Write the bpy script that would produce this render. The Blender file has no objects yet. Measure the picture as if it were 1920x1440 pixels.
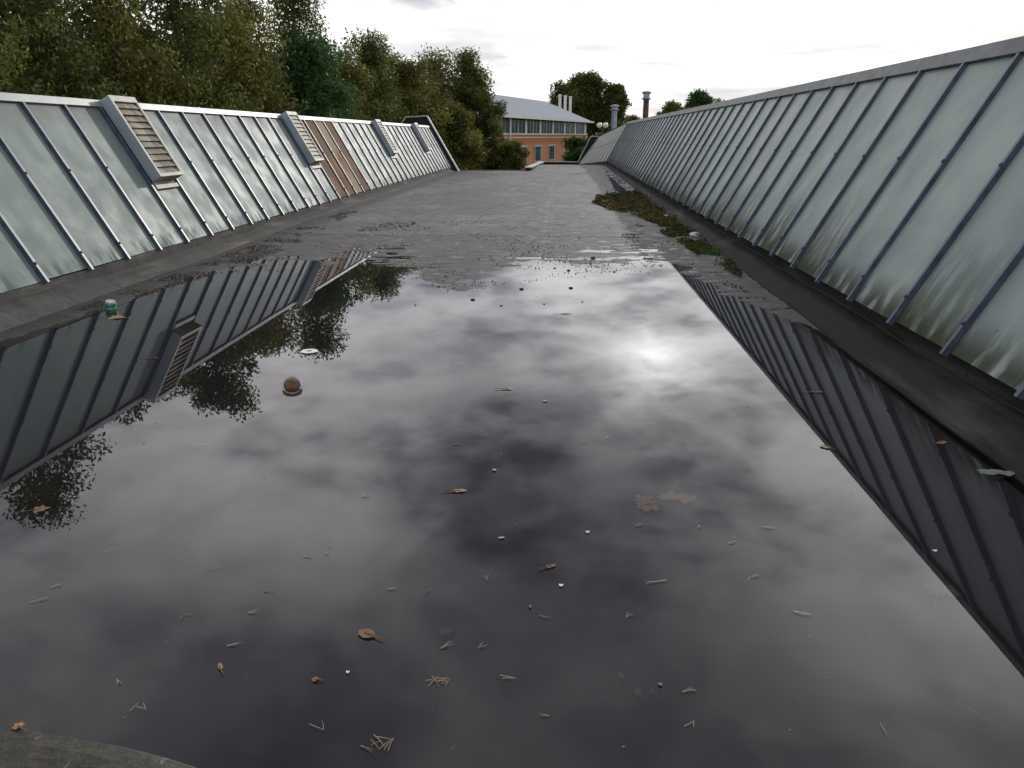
import bpy, math, random
import numpy as np
from mathutils import Vector, Matrix
random.seed(7); rng = np.random.default_rng(11)
PI = math.pi
S = bpy.context.scene
COL = S.collection

# ------------------------------------------------------------------ camera, sky, sun, exposure
FPX = 1460.0; CH = 1.5
TH = math.atan(465/FPX); PS = math.atan(93/(FPX/math.cos(TH)))
cam = bpy.data.cameras.new('camera'); co = bpy.data.objects.new('camera', cam); COL.objects.link(co)
co.location = (0, 0, CH); co.rotation_euler = (PI/2-TH, 0, PS)
cam.sensor_width = 36; cam.lens = 36*FPX/1920; cam.clip_start = 0.05; cam.clip_end = 6000
S.camera = co
S.view_settings.view_transform = 'Standard'; S.view_settings.look = 'None'
S.view_settings.gamma = 1; S.view_settings.exposure = 0.25; S.view_settings.use_curve_mapping = False

SUN_EL = math.radians(19.0); SUN_AZ = math.radians(21.5)      # azimuth clockwise from +Y
sd = Vector((math.sin(SUN_AZ)*math.cos(SUN_EL), math.cos(SUN_AZ)*math.cos(SUN_EL), math.sin(SUN_EL)))
sl = bpy.data.lights.new('sun', 'SUN'); so = bpy.data.objects.new('sun', sl); COL.objects.link(so)
sl.energy = 1.5; sl.angle = math.radians(1.0); sl.color = (1, .95, .87)
so.rotation_euler = sd.to_track_quat('Z', 'Y').to_euler()

CLOUDS = [((0.009,0.975,0.224),500,0.50), ((0.195,0.942,0.275),350,0.90), ((0.104,0.960,0.261),700,0.80), ((0.057,0.967,0.249),500,0.50), ((-0.291,0.866,0.406),150,1.30), ((-0.330,0.837,0.436),70,0.50), ((-0.224,0.853,0.470),200,0.30), ((0.325,0.852,0.410),120,1.10), ((0.411,0.763,0.499),60,2.20), ((0.477,0.757,0.446),90,1.80), ((0.369,0.863,0.345),160,0.60), ((0.261,0.939,0.225),200,0.40), ((-0.021,0.908,0.418),120,-0.16), ((0.009,0.839,0.544),40,-0.22), ((-0.300,0.774,0.557),120,-0.20), ((-0.479,0.728,0.490),80,-0.12), ((0.241,0.815,0.526),120,-0.20), ((0.423,0.813,0.400),300,-0.30), ((0.378,0.699,0.607),60,-0.25), ((-0.538,0.760,0.364),90,0.30), ((-0.412,0.795,0.445),200,0.35), ((-0.083,0.750,0.656),80,0.20), ((-0.454,0.679,0.578),60,0.15)]
def build_world():
    w = bpy.data.worlds.new('World'); S.world = w; w.use_nodes = True
    nt = w.node_tree; N = nt.nodes; L = nt.links; N.clear()
    out = N.new('ShaderNodeOutputWorld'); bg = N.new('ShaderNodeBackground'); L.new(bg.outputs[0], out.inputs[0])
    sky = N.new('ShaderNodeTexSky'); sky.sky_type = 'NISHITA'; sky.sun_disc = False
    sky.sun_elevation = SUN_EL; sky.sun_rotation = SUN_AZ; sky.air_density = 1.2; sky.dust_density = 2
    bg.inputs['Strength'].default_value = 0.12
    tc = N.new('ShaderNodeTexCoord'); sep = N.new('ShaderNodeSeparateXYZ'); L.new(tc.outputs['Generated'], sep.inputs[0])
    def m(op, a, b=None, c=None, clamp=False):
        n = N.new('ShaderNodeMath'); n.operation = op; n.use_clamp = clamp
        for i, v in enumerate((a, b, c)):
            if v is None: continue
            if isinstance(v, (int, float)): n.inputs[i].default_value = v
            else: L.new(v, n.inputs[i])
        return n.outputs[0]
    def ss(v, a, b, o0=0., o1=1.):
        n = N.new('ShaderNodeMapRange'); n.interpolation_type = 'SMOOTHSTEP'
        L.new(v, n.inputs[0]); n.inputs[1].default_value = a; n.inputs[2].default_value = b
        n.inputs[3].default_value = o0; n.inputs[4].default_value = o1; return n.outputs[0]
    z = m('MAXIMUM', sep.outputs[2], 0.0)
    den = m('ADD', z, 0.14)
    cx = N.new('ShaderNodeCombineXYZ')
    L.new(m('DIVIDE', sep.outputs[0], den), cx.inputs[0]); L.new(m('DIVIDE', sep.outputs[1], den), cx.inputs[1])
    def noise(scale, det, rough, off, dist=0.0):
        mp = N.new('ShaderNodeMapping'); L.new(cx.outputs[0], mp.inputs[0]); mp.inputs['Location'].default_value = off
        n = N.new('ShaderNodeTexNoise'); L.new(mp.outputs[0], n.inputs[0])
        n.inputs['Scale'].default_value = scale; n.inputs['Detail'].default_value = det
        n.inputs['Roughness'].default_value = rough; n.inputs['Distortion'].default_value = dist
        return n.outputs[0]
    big = noise(1.3, 5, .5, (3.1, 7.3, 0), .3); fine = noise(6.5, 5, .5, (1.7, 2.2, 4), .25)
    mid = noise(2.9, 6, .5, (8.3, 1.9, 2), .3)
    def glow(d, k):           # bright cloud gap round a direction
        v = Vector(d).normalized(); dn = N.new('ShaderNodeVectorMath'); dn.operation = 'DOT_PRODUCT'
        L.new(tc.outputs['Generated'], dn.inputs[0]); dn.inputs[1].default_value = v
        return m('POWER', m('MAXIMUM', dn.outputs['Value'], 0.0), k)
    cl = m('ADD', m('ADD', m('MULTIPLY', ss(big, .38, .62), .35), m('MULTIPLY', ss(mid, .40, .62), .45)), m('MULTIPLY', ss(fine, .38, .62), .23))
    # brighter low over the horizon ahead, darker cloud underside overhead
    low = ss(z, 0.03, 0.42, 1.0, 0.0)
    ahead = ss(sep.outputs[1], -0.6, 0.9, 0.35, 1.0)
    base = m('ADD', m('MULTIPLY', m('MULTIPLY', low, ahead), 0.10), .86)
    amp = m('ADD', 0.26, m('MULTIPLY', cl, 1.32))
    lum = m('MULTIPLY', base, amp)
    masses = None        # thin bright parts (+) and thick dark parts (-) of the cloud deck
    for d, k, g in CLOUDS:
        q = m('MULTIPLY', glow(d, k), g); masses = q if masses is None else m('ADD', masses, q)
    masses = m('MULTIPLY', masses, m('ADD', .35, m('MULTIPLY', cl, 1.3)))
    lum = m('MAXIMUM', m('ADD', lum, masses), .16)
    g1 = glow((.124,.951,.283), 900); g2 = glow((.124,.951,.283), 70); 
    gl = m('MULTIPLY', m('ADD', m('MULTIPLY', g1, 1.6), m('MULTIPLY', g2, .35)), m('ADD', .15, m('MULTIPLY', cl, 1.2)))
    lum = m('MULTIPLY', lum, ss(z, .36, .68, 1., .62))
    lum = m('MULTIPLY', m('DIVIDE', lum, m('ADD', 1.0, m('MULTIPLY', lum, .5))), 1.35)      # thick cloud brightens less and less
    lum = m('ADD', lum, gl)
    # flat grey streaks low over the horizon
    mp = N.new('ShaderNodeMapping'); L.new(tc.outputs['Generated'], mp.inputs[0]); mp.inputs['Scale'].default_value = (1.6, 1.6, 13); mp.inputs['Location'].default_value = (.3, 0, .45)
    st = N.new('ShaderNodeTexNoise'); L.new(mp.outputs[0], st.inputs[0]); st.inputs['Scale'].default_value = 2.2; st.inputs['Detail'].default_value = 4; st.inputs['Distortion'].default_value = .4
    stm = m('MULTIPLY', ss(st.outputs[0], .38, .55), ss(z, .085, .15, 1., .1))
    fl = m('MULTIPLY', ss(z, .12, .17, 1., 0.), .75); lum = m('ADD', m('MULTIPLY', lum, m('SUBTRACT', 1.0, fl)), m('MULTIPLY', fl, 1.15))       # thin bright cloud low down
    lum = m('MULTIPLY', lum, m('SUBTRACT', 1.0, m('MULTIPLY', stm, .32)))
    ccol = N.new('ShaderNodeMix'); ccol.data_type = 'RGBA'; L.new(m('MINIMUM', lum, 1.0), ccol.inputs[0])
    ccol.inputs[6].default_value = (.82, .90, 1.06, 1); ccol.inputs[7].default_value = (1, .995, .98, 1)
    vm = N.new('ShaderNodeVectorMath'); vm.operation = 'SCALE'; L.new(ccol.outputs[2], vm.inputs[0])
    L.new(m('MULTIPLY', lum, 1/0.12), vm.inputs['Scale'])
    mx = N.new('ShaderNodeMix'); mx.data_type = 'RGBA'; mx.inputs[0].default_value = .985
    L.new(sky.outputs[0], mx.inputs[6]); L.new(vm.outputs[0], mx.inputs[7])
    L.new(mx.outputs[2], bg.inputs[0])
build_world()

# ------------------------------------------------------------------ helpers
Fv = Vector((-math.sin(PS)*math.cos(TH), math.cos(PS)*math.cos(TH), -math.sin(TH)))
Rv = Vector((math.cos(PS), math.sin(PS), 0)); Uv = Rv.cross(Fv)
def G(x, y, z=0.0):            # where a thing seen there stands on level z
    d = Fv*FPX + Rv*(x-960) + Uv*(720-y); return Vector((0, 0, CH)) + d*((z-CH)/d.z)

class MB:
    def __init__(s): s.v = []; s.f = []; s.uv = []
    def face(s, pts, uv=None):
        i = len(s.v); s.v += [tuple(p) for p in pts]; s.f.append(tuple(range(i, i+len(pts))))
        s.uv += list(uv) if uv else [(p[0], p[1]) for p in pts]
    def hexa(s, a, b):         # two quads (bottom a, top b) closed into a block
        s.face([a[3], a[2], a[1], a[0]]); s.face(b)
        for i in range(4):
            j = (i+1) % 4; s.face([a[i], a[j], b[j], b[i]])
    def box(s, x0, x1, y0, y1, z0, z1):
        s.hexa([(x0,y0,z0),(x1,y0,z0),(x1,y1,z0),(x0,y1,z0)], [(x0,y0,z1),(x1,y0,z1),(x1,y1,z1),(x0,y1,z1)])
    def tube(s, pts, rad, n=8, cap=True):
        base = len(s.v); P = [Vector(p) for p in pts]
        for i, p in enumerate(P):
            d = (P[min(i+1, len(P)-1)] - P[max(i-1, 0)]).normalized()
            a = d.orthogonal().normalized() if i == 0 else (a - d*a.dot(d)).normalized()
            b = d.cross(a); r = rad[i] if hasattr(rad, '__len__') else rad
            for k in range(n):
                t = 2*PI*k/n; s.v.append(tuple(p + a*math.cos(t)*r + b*math.sin(t)*r))
        for i in range(len(P)-1):
            for k in range(n):
                q = (base+i*n+k, base+i*n+(k+1) % n, base+(i+1)*n+(k+1) % n, base+(i+1)*n+k)
                s.f.append(q); s.uv += [(0, 0)]*4
        if cap:
            s.f.append(tuple(base+k for k in range(n))[::-1]); s.uv += [(0, 0)]*n
            s.f.append(tuple(base+(len(P)-1)*n+k for k in range(n))); s.uv += [(0, 0)]*n
    def lathe(s, c, prof, n=20, axis=None):
        q = Vector((0, 0, 1)).rotation_difference(Vector(axis).normalized()) if axis else None
        base = len(s.v)
        for (r, z) in prof:
            for k in range(n):
                t = 2*PI*k/n; p = Vector((r*math.cos(t), r*math.sin(t), z))
                if q: p = q @ p
                s.v.append(tuple(Vector(c)+p))
        for i in range(len(prof)-1):
            for k in range(n):
                s.f.append((base+i*n+k, base+i*n+(k+1) % n, base+(i+1)*n+(k+1) % n, base+(i+1)*n+k)); s.uv += [(0, 0)]*4
    def build(s, name, mat, parent=None, smooth=False):
        me = bpy.data.meshes.new(name); me.from_pydata(s.v, [], s.f); me.update()
        ul = me.uv_layers.new(name='UVMap'); ul.data.foreach_set('uv', np.array(s.uv, 'f').ravel())
        if smooth: me.polygons.foreach_set('use_smooth', [True]*len(me.polygons))
        return link(name, me, mat, parent)
def link(name, me, mat, parent=None):
    o = bpy.data.objects.new(name, me); COL.objects.link(o)
    if mat: me.materials.append(mat)
    if parent is not None:
        o.parent = parent; r = parent; t = Vector()
        while r: t += r.location; r = r.parent
        if parent.type != 'EMPTY':
            t = Vector()            # part meshes sit in world space already through their own parent
            o.matrix_parent_inverse = Matrix.Identity(4)
        else: o.matrix_parent_inverse = Matrix.Translation(-t)
    return o
def tag(o, label, cat=None, group=None, kind=None):
    if label: o['label'] = label
    if cat: o['category'] = cat
    if group: o['group'] = group
    if kind: o['kind'] = kind
    return o
def thing(name, loc, label, cat, group=None):
    o = bpy.data.objects.new(name, None); COL.objects.link(o); o.location = loc; o.empty_display_size = .2
    return tag(o, label, cat, group)
def struct(o, label=None): o['kind'] = 'structure'; return o

# numpy value noise
_P = rng.random((64, 64))
def vn(x, y):
    xi = np.floor(x).astype(int); yi = np.floor(y).astype(int); fx = x-xi; fy = y-yi
    fx = fx*fx*(3-2*fx); fy = fy*fy*(3-2*fy)
    g = lambda a, b: _P[a % 64, b % 64]
    return (g(xi,yi)*(1-fx)+g(xi+1,yi)*fx)*(1-fy) + (g(xi,yi+1)*(1-fx)+g(xi+1,yi+1)*fx)*fy
def fbm(x, y, o=5, r=.5):
    t = 0; a = 1; s = 0
    for i in range(o): t = t + a*vn(x*2**i+i*13.7, y*2**i+i*5.1); s += a; a *= r
    return t/s*2-1

# ------------------------------------------------------------------ materials
class Mat:
    def __init__(s, name):
        s.m = bpy.data.materials.new(name); s.m.use_nodes = True; s.nt = s.m.node_tree; s.N = s.nt.nodes; s.L = s.nt.links
        s.b = s.N['Principled BSDF']; s.out = s.N['Material Output']; s.tc = s.N.new('ShaderNodeTexCoord')
    def put(s, sock, v):
        if isinstance(v, (int, float)): sock.default_value = v
        elif isinstance(v, tuple): sock.default_value = v if len(v) == len(sock.default_value) else v+(1,)
        else: s.L.new(v, sock)
    def set(s, **k):
        for n, v in k.items(): s.put(s.b.inputs[n.replace('_', ' ')], v)
        return s
    def noise(s, scale=1, vec='Object', sc=(1,1,1), loc=(0,0,0), det=4, rough=.55, dist=0):
        mp = s.N.new('ShaderNodeMapping'); s.L.new(s.tc.outputs[vec], mp.inputs[0]); mp.inputs['Scale'].default_value = sc; mp.inputs['Location'].default_value = loc
        n = s.N.new('ShaderNodeTexNoise'); s.L.new(mp.outputs[0], n.inputs[0]); n.inputs['Scale'].default_value = scale
        n.inputs['Detail'].default_value = det; n.inputs['Roughness'].default_value = rough; n.inputs['Distortion'].default_value = dist
        return n.outputs[0]
    def mr(s, v, a, b, o0=0., o1=1.):
        n = s.N.new('ShaderNodeMapRange'); s.put(n.inputs[0], v)
        for i, q in enumerate((a, b, o0, o1)): n.inputs[i+1].default_value = q
        n.interpolation_type = 'SMOOTHSTEP' if True else 'LINEAR'; return n.outputs[0]
    def math(s, op, a, b=0., clamp=False):
        n = s.N.new('ShaderNodeMath'); n.operation = op; n.use_clamp = clamp; s.put(n.inputs[0], a); s.put(n.inputs[1], b); return n.outputs[0]
    def mix(s, f, a, b, bt='MIX'):
        n = s.N.new('ShaderNodeMix'); n.data_type = 'RGBA'; n.blend_type = bt
        s.put(n.inputs[0], f); s.put(n.inputs[6], a); s.put(n.inputs[7], b); return n.outputs[2]
    def xyz(s, vec='Object'):
        n = s.N.new('ShaderNodeSeparateXYZ'); s.L.new(s.tc.outputs[vec], n.inputs[0]); return n.outputs
    def bump(s, h, strength=.5, dist=.01, prev=None):
        n = s.N.new('ShaderNodeBump'); s.put(n.inputs['Height'], h); n.inputs['Strength'].default_value = strength; n.inputs['Distance'].default_value = dist
        if prev: s.L.new(prev, n.inputs['Normal'])
        return n.outputs[0]
    def rand(s):
        n = s.N.new('ShaderNodeObjectInfo'); return n.outputs['Random']

def simple(name, c1, c2, scale=6, rough=.6, bump=.2, bd=.004, metal=0., sc=(1,1,1), spec=.5):
    a = Mat(name); n = a.noise(scale, sc=sc); a.set(Base_Color=a.mix(a.mr(n, .3, .7), c1, c2), Roughness=rough, Metallic=metal, Normal=a.bump(n, bump, bd))
    a.b.inputs['Specular IOR Level'].default_value = spec
    return a.m

def glazing_mat(name, moss):
    a = Mat(name); uv = a.xyz('UV'); r = a.rand()
    base = a.mix(a.mr(a.noise(1.1, loc=(4,1,2), det=3), .3, .7), (.215,.275,.268) if moss else (.135,.188,.184), (.285,.335,.325) if moss else (.19,.235,.225))
    base = a.mix(a.math('MULTIPLY', r, .45), base, (.19,.235,.22))
    # pale milky run marks down the sheet
    st = a.noise(1, sc=(.9, 6, .9), loc=(0,0,3), det=5); base = a.mix(a.mr(st, .5, .75, 0, .4 if moss else .25), base, (.30,.345,.335))
    # darker grey band along the top edge and stain at the foot
    top = a.mr(uv[1], .80, .93); base = a.mix(a.math('MULTIPLY', top, .6 if not moss else .1), base, (.14,.14,.135))
    footn = a.noise(1, sc=(2.0, 11, 2.0), det=5, rough=.65)
    foot = a.math('MULTIPLY', a.mr(uv[1], .0, .42 if moss else .10, 1, 0), a.mr(footn, .36 if moss else .48, .56 if moss else .62))
    if moss:
        foot = a.math('MULTIPLY', foot, a.mr(r, .15, .95, .12, .85))
        ft = a.math('MULTIPLY', a.mr(uv[1], 0, .15, 1, 0), a.mr(a.noise(2.2, sc=(1,3,1), loc=(9,2,1), det=5), .34, .52))
        base = a.mix(a.math('MULTIPLY', foot, .9), base, (.06,.065,.035))
        base = a.mix(a.math('MULTIPLY', ft, .9), base, (.04,.045,.022))
    else: base = a.mix(a.math('MULTIPLY', foot, .5), base, (.14,.14,.11))
    run = a.math('MULTIPLY', a.mr(a.noise(1, sc=(1.6, 26, 1.6), loc=(7,3,1), det=6), .60, .72), a.mr(uv[1], .15, .85, 1, 0))
    base = a.mix(a.math('MULTIPLY', run, .55), base, (.07,.08,.05))
    sp = a.mr(a.noise(14, sc=(1,1,.5), det=3, rough=.6), .705, .74); base = a.mix(a.math('MULTIPLY', sp, .7), base, (.05,.06,.05))
    rg = a.mr(a.noise(3, det=4), .3, .7, .34, .46) if moss else a.mr(a.noise(3, det=4), .3, .7, .45, .6)
    wave = a.noise(1.3, sc=(1,1.4,.6), det=2); w2 = a.noise(60, det=2)
    nb = a.bump(wave, .25, .012); nb = a.bump(w2, .25, .002, nb)
    dirt = a.math('MAXIMUM', foot, ft) if moss else foot
    a.set(Base_Color=base, Roughness=a.math('ADD', rg, a.math('MULTIPLY', dirt, .5), True), Normal=nb); a.b.inputs['Specular IOR Level'].default_value = .32 if moss else .14
    return a.m
M = {}
M['glaze_l'] = glazing_mat('pale translucent sheet', False)
M['glaze_r'] = glazing_mat('mossy translucent sheet', True)
M['bar'] = simple('blue grey painted steel', (.055,.065,.105), (.10,.115,.17), 9, .42, .3, .003)
M['bolt'] = simple('dark bolt', (.03,.03,.04), (.06,.06,.07), 20, .5)
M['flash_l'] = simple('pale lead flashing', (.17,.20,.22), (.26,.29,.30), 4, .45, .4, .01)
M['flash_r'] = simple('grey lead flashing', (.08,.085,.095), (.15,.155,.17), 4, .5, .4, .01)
M['lip'] = simple('pale drip edge', (.20,.22,.17), (.36,.38,.31), 9, .6)
def felt_mat(name, c1, c2, c3):
    a = Mat(name); n = a.noise(5, det=6, rough=.65); n2 = a.noise(1, sc=(3, .6, 6), det=5); g = a.noise(90, det=3)
    c = a.mix(a.mr(n, .3, .7), c1, c2); c = a.mix(a.mr(n2, .52, .7, 0, .8), c, c3)
    x = a.xyz(); seam = a.math('FRACT', a.math('MULTIPLY', x[1], 1.31)); seam = a.mr(seam, .0, .03, 1, 0)
    c = a.mix(a.math('MULTIPLY', seam, .8), c, (.02,.02,.022))
    a.set(Base_Color=c, Roughness=a.mr(n, .3, .7, .65, .9), Normal=a.bump(g, .4, .003, a.bump(n, .4, .010))); a.b.inputs['Specular IOR Level'].default_value = .12; return a.m
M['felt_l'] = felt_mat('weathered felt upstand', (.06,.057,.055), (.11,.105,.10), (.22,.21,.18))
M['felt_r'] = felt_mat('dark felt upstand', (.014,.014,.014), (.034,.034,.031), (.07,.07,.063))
M['dark'] = simple('dark recess', (.010,.010,.011), (.022,.022,.022), 5, .8)
def board_mat(name, c1, c2, c3):
    a = Mat(name); n = a.noise(1, sc=(3, 26, 3), det=6, rough=.7); p = a.noise(2.4, sc=(.6,2,.6), det=5, rough=.65)
    c = a.mix(a.mr(n, .35, .65), c1, c2); c = a.mix(a.mr(p, .53, .60), c, c3)
    a.set(Base_Color=c, Roughness=.8, Normal=a.bump(n, .5, .006)); a.b.inputs['Specular IOR Level'].default_value = .12; return a.m
M['rust'] = board_mat('flaking red brown board', (.115,.06,.034), (.17,.09,.05), (.27,.18,.09))
M['rust2'] = board_mat('bleached flaking board', (.27,.19,.11), (.38,.30,.20), (.19,.08,.045))
M['coping'] = simple('white painted coping', (.42,.42,.40), (.60,.60,.56), 6, .6)
M['steel'] = simple('galvanised flue steel', (.22,.27,.34), (.38,.43,.50), 7, .38, .2, .003, .5)
M['flue_rust'] = simple('rusted flue pipe', (.08,.028,.02), (.17,.065,.045), 6, .7)
M['wood'] = board_mat('weathered grey slat', (.21,.185,.155), (.33,.29,.24), (.42,.39,.33))
M['ventpaint'] = simple('chalky vent paint', (.38,.38,.34), (.55,.54,.48), 7, .6)
M['ventside'] = simple('blue grey vent sheet', (.27,.33,.38), (.35,.41,.45), 3, .5, .2)

def deck_mat():
    a = Mat('wet roofing felt'); x = a.xyz(); X, Y = x[0], x[1]
    n1 = a.noise(.9, sc=(1, 1, 1), det=6, rough=.6); n2 = a.noise(4.5, sc=(1,2.2,1), loc=(3,1,0), det=6, rough=.65); g = a.noise(150, det=2)
    ridges = a.noise(1, sc=(2.6, 5.5, 1), loc=(1,5,0), det=5, rough=.6, dist=.6)
    c = a.mix(a.mr(n1, .35, .68), (.088,.079,.082), (.155,.145,.150)); c = a.mix(a.mr(ridges, .54, .66, 0, .55), c, (.045,.04,.042)); c = a.mix(a.mr(ridges, .44, .34, 0, .4), c, (.21,.20,.21))
    c = a.mix(a.mr(n2, .53, .62, 0, .7), c, (.045,.04,.04))
    c = a.mix(a.mr(n2, .42, .30, 0, .5), c, (.15,.145,.145))
    wy0 = a.math('ADD', Y, a.math('MULTIPLY', a.math('SUBTRACT', a.noise(.9, loc=(5,5,5)), .5), .30))
    lowf = a.noise(.35, sc=(1.3,.6,1), loc=(2,8,0), det=5, rough=.6); damp = a.mr(lowf, .46, .53)
    # wet dark band near the water and drying pale further back
    wob = a.math('ADD', Y, a.math('MULTIPLY', a.math('SUBTRACT', n1, .5), 5.0))
    wet = a.math('MAXIMUM', a.math('MULTIPLY', a.mr(wob, 11.2, 15.0, 1, 0), .6), a.math('MULTIPLY', a.mr(wy0, 12.15, 12.3, 1, 0), .95))
    rightwet = a.mr(a.math('ADD', X, a.math('MULTIPLY', a.math('SUBTRACT', n2, .5), 1.8)), 1.1, 2.0)
    wet = a.math('MAXIMUM', wet, rightwet)
    c = a.mix(a.math('MULTIPLY', wet, .68), c, (.034,.029,.027))
    c = a.mix(a.math('MULTIPLY', damp, .58), c, (.05,.045,.047)); wet = a.math('MAXIMUM', wet, a.math('MULTIPLY', damp, .7))
    under = a.mr(x[2], -.012, .0, 1, 0)
    c = a.mix(a.math('MULTIPLY', under, .97), c, a.mix(a.mr(n1, .3, .7), (.022,.019,.024), (.036,.031,.037)))
    silt = a.mr(a.math('ADD', X, a.math('MULTIPLY', a.math('SUBTRACT', n2, .5), .5)), -4.28, -4.0, 1, 0)
    c = a.mix(a.math('MULTIPLY', silt, .8), c, (.030,.024,.020))
    # lap seams of the felt: one along the deck, strips every metre, a few across
    wx = a.math('ADD', X, a.math('MULTIPLY', a.math('SUBTRACT', a.noise(.7), .5), .12))
    def line(v, p, w): return a.mr(a.math('ABSOLUTE', a.math('SUBTRACT', v, p)), 0, w, 1, 0)
    wy = a.math('ADD', Y, a.math('MULTIPLY', a.math('SUBTRACT', a.noise(.9, loc=(5,5,5)), .5), .30))
    seams = None
    for v, p, w in ((wx, -.18, .035), (wx, -1.5, .02), (wy, 12.22, .07), (wy, 15.6, .11), (wy, 23.5, .10)):
        l = line(v, p, w); seams = l if seams is None else a.math('MAXIMUM', seams, l)
    dry = a.mr(x[2], -.01, .004); seams = a.math('MULTIPLY', seams, dry)
    c = a.mix(a.math('MULTIPLY', seams, a.mr(n2, .38, .6, .15, .95)), c, (.035,.033,.035))
    strip = a.math('MULTIPLY', a.math('MULTIPLY', a.mr(wx, -.30, -.27), a.mr(wx, -.2, -.17, 1, 0)), dry); c = a.mix(a.math('MULTIPLY', strip, .22), c, (.2,.19,.19))
    rg = a.mix(wet, a.mr(n2, .3, .7, .48, .75), a.mr(n2, .36, .46, .16, .62))
    ridges = a.math('MULTIPLY', ridges, dry); nb = a.bump(ridges, .7, .022); nb = a.bump(a.math('MULTIPLY', n2, dry), .6, .010, nb); nb = a.bump(a.math('MULTIPLY', g, dry), .35, .002, nb); nb = a.bump(seams, .6, .004, nb)
    rg = a.mix(under, rg, (.8,.8,.8))
    a.set(Base_Color=c, Roughness=rg, Normal=nb); a.b.inputs['Specular IOR Level'].default_value = .5; return a.m
M['deck'] = deck_mat()

def water_mat():
    a = Mat('still rain water'); a.N.remove(a.b)
    fr = a.N.new('ShaderNodeFresnel'); fr.inputs['IOR'].default_value = 1.45
    gl = a.N.new('ShaderNodeBsdfGlossy'); gl.inputs['Roughness'].default_value = .012; gl.inputs['Color'].default_value = (.97,.95,1,1)
    tr = a.N.new('ShaderNodeBsdfTransparent'); tr.inputs['Color'].default_value = (.88,.84,.83,1)
    n = a.noise(1.0, sc=(1.6, 2.6, 1), det=0); n2 = a.noise(1, sc=(7,14,1), det=2)
    nb = a.bump(n, .10, .0005)
    a.L.new(nb, gl.inputs['Normal']); a.L.new(nb, fr.inputs['Normal'])
    mx = a.N.new('ShaderNodeMixShader'); a.L.new(fr.outputs[0], mx.inputs[0]); a.L.new(tr.outputs[0], mx.inputs[1]); a.L.new(gl.outputs[0], mx.inputs[2])
    a.L.new(mx.outputs[0], a.out.inputs[0]); return a.m
M['water'] = water_mat()

def leaf_mat(name, cols, trans=.5):
    if trans > .3: cols = [tuple(min(.5, v*1.35) for v in c) for c in cols]
    a = Mat(name); at = a.N.new('ShaderNodeAttribute'); at.attribute_name = 'tint'
    cr = a.N.new('ShaderNodeValToRGB'); a.L.new(at.outputs['Fac'], cr.inputs[0]); e = cr.color_ramp.elements
    while len(e) < len(cols): e.new(.5)
    for i, c in enumerate(cols): e[i].position = i/(len(cols)-1); e[i].color = c+(1,)
    tr = a.N.new('ShaderNodeBsdfTranslucent'); a.L.new(cr.outputs[0], tr.inputs[0])
    a.set(Base_Color=cr.outputs[0], Roughness=.55); a.b.inputs['Specular IOR Level'].default_value = .3
    mx = a.N.new('ShaderNodeMixShader'); mx.inputs[0].default_value = trans
    a.L.new(a.b.outputs[0], mx.inputs[1]); a.L.new(tr.outputs[0], mx.inputs[2]); a.L.new(mx.outputs[0], a.out.inputs[0]); return a.m
M['leaf_a'] = leaf_mat('dark olive foliage', [(.024,.034,.010), (.06,.075,.018), (.10,.11,.026), (.17,.155,.04)])
M['leaf_b'] = leaf_mat('yellowing birch foliage', [(.032,.042,.012), (.085,.09,.022), (.13,.13,.03), (.22,.18,.04)])
M['leaf_c'] = leaf_mat('fresh green foliage', [(.018,.045,.014), (.035,.08,.024), (.055,.11,.034), (.085,.14,.045)])
M['bark'] = simple('bark', (.05,.04,.03), (.12,.10,.085), 8, .9, .5, .02)
M['bark_pale'] = simple('birch bark', (.20,.19,.17), (.40,.39,.36), 6, .8, .4, .01, sc=(1,1,4))

# ------------------------------------------------------------------ setting: ground, roof deck, water
def ground():
    a = Mat('rough grass'); n = a.noise(.25, det=6); n2 = a.noise(6, det=4)
    a.set(Base_Color=a.mix(a.mr(n, .35, .65), a.mix(n2, (.035,.055,.018), (.06,.075,.028)), (.10,.095,.085)), Roughness=.9)
    m = MB(); m.face([(-2500,-2500,-4.5),(2500,-2500,-4.5),(2500,2500,-4.5),(-2500,2500,-4.5)])
    struct(m.build('ground', a.m))
ground()

SX = [-4.6,-4.36,-4.15,-4.02,-2.94,-2.35,-1.59,-1.2,-.96,-.66,.4,1.32,1.55,1.85,2.06,2.15,2.5]
SY = [4.2,5.0,7.0,8.4,9.4,9.8,9.3,8.3,8.1,9.5,9.9,9.7,8.6,7.7,7.0,6.6,6.6]
def shore(x): return np.interp(x, SX, SY)
def deck_z(x, y):
    x = np.asarray(x, float); y = np.asarray(y, float)
    s = y-shore(x)
    under = -.042*(1-np.exp(-(np.maximum(-s, 0)/3.0)**1.35))
    over = .055*(1-np.exp(-(np.maximum(s, 0)/8)**1.3))
    far = -.06*np.clip((y-35)/9, 0, 1)**2 - .22*np.clip((y-44)/7, 0, 1)
    chan = -np.maximum(0, .018+over)*np.exp(-((x-1.75)/.42)**2)*np.clip((y-11)/4, 0, 1)*np.clip((42-y)/8, 0, 1)
    nz = .0055*fbm(x*.9+3, y*.45+2, 5)*(np.exp(-np.abs(s)/5)+.5) + .0028*fbm(x*5+9, y*3.2, 4) + .010*fbm(x*2.2+30, y*7.5+4, 5, .65)*np.exp(-((s-1.0)/2.0)**2)
    nz = nz + .010/(1+np.exp(-np.clip((y-12.2-.06*np.sin(x*2.3))/.012, -40, 40)))
    nz *= np.where(s < -2, .5, 1)
    return under+over+far+chan+nz
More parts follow.
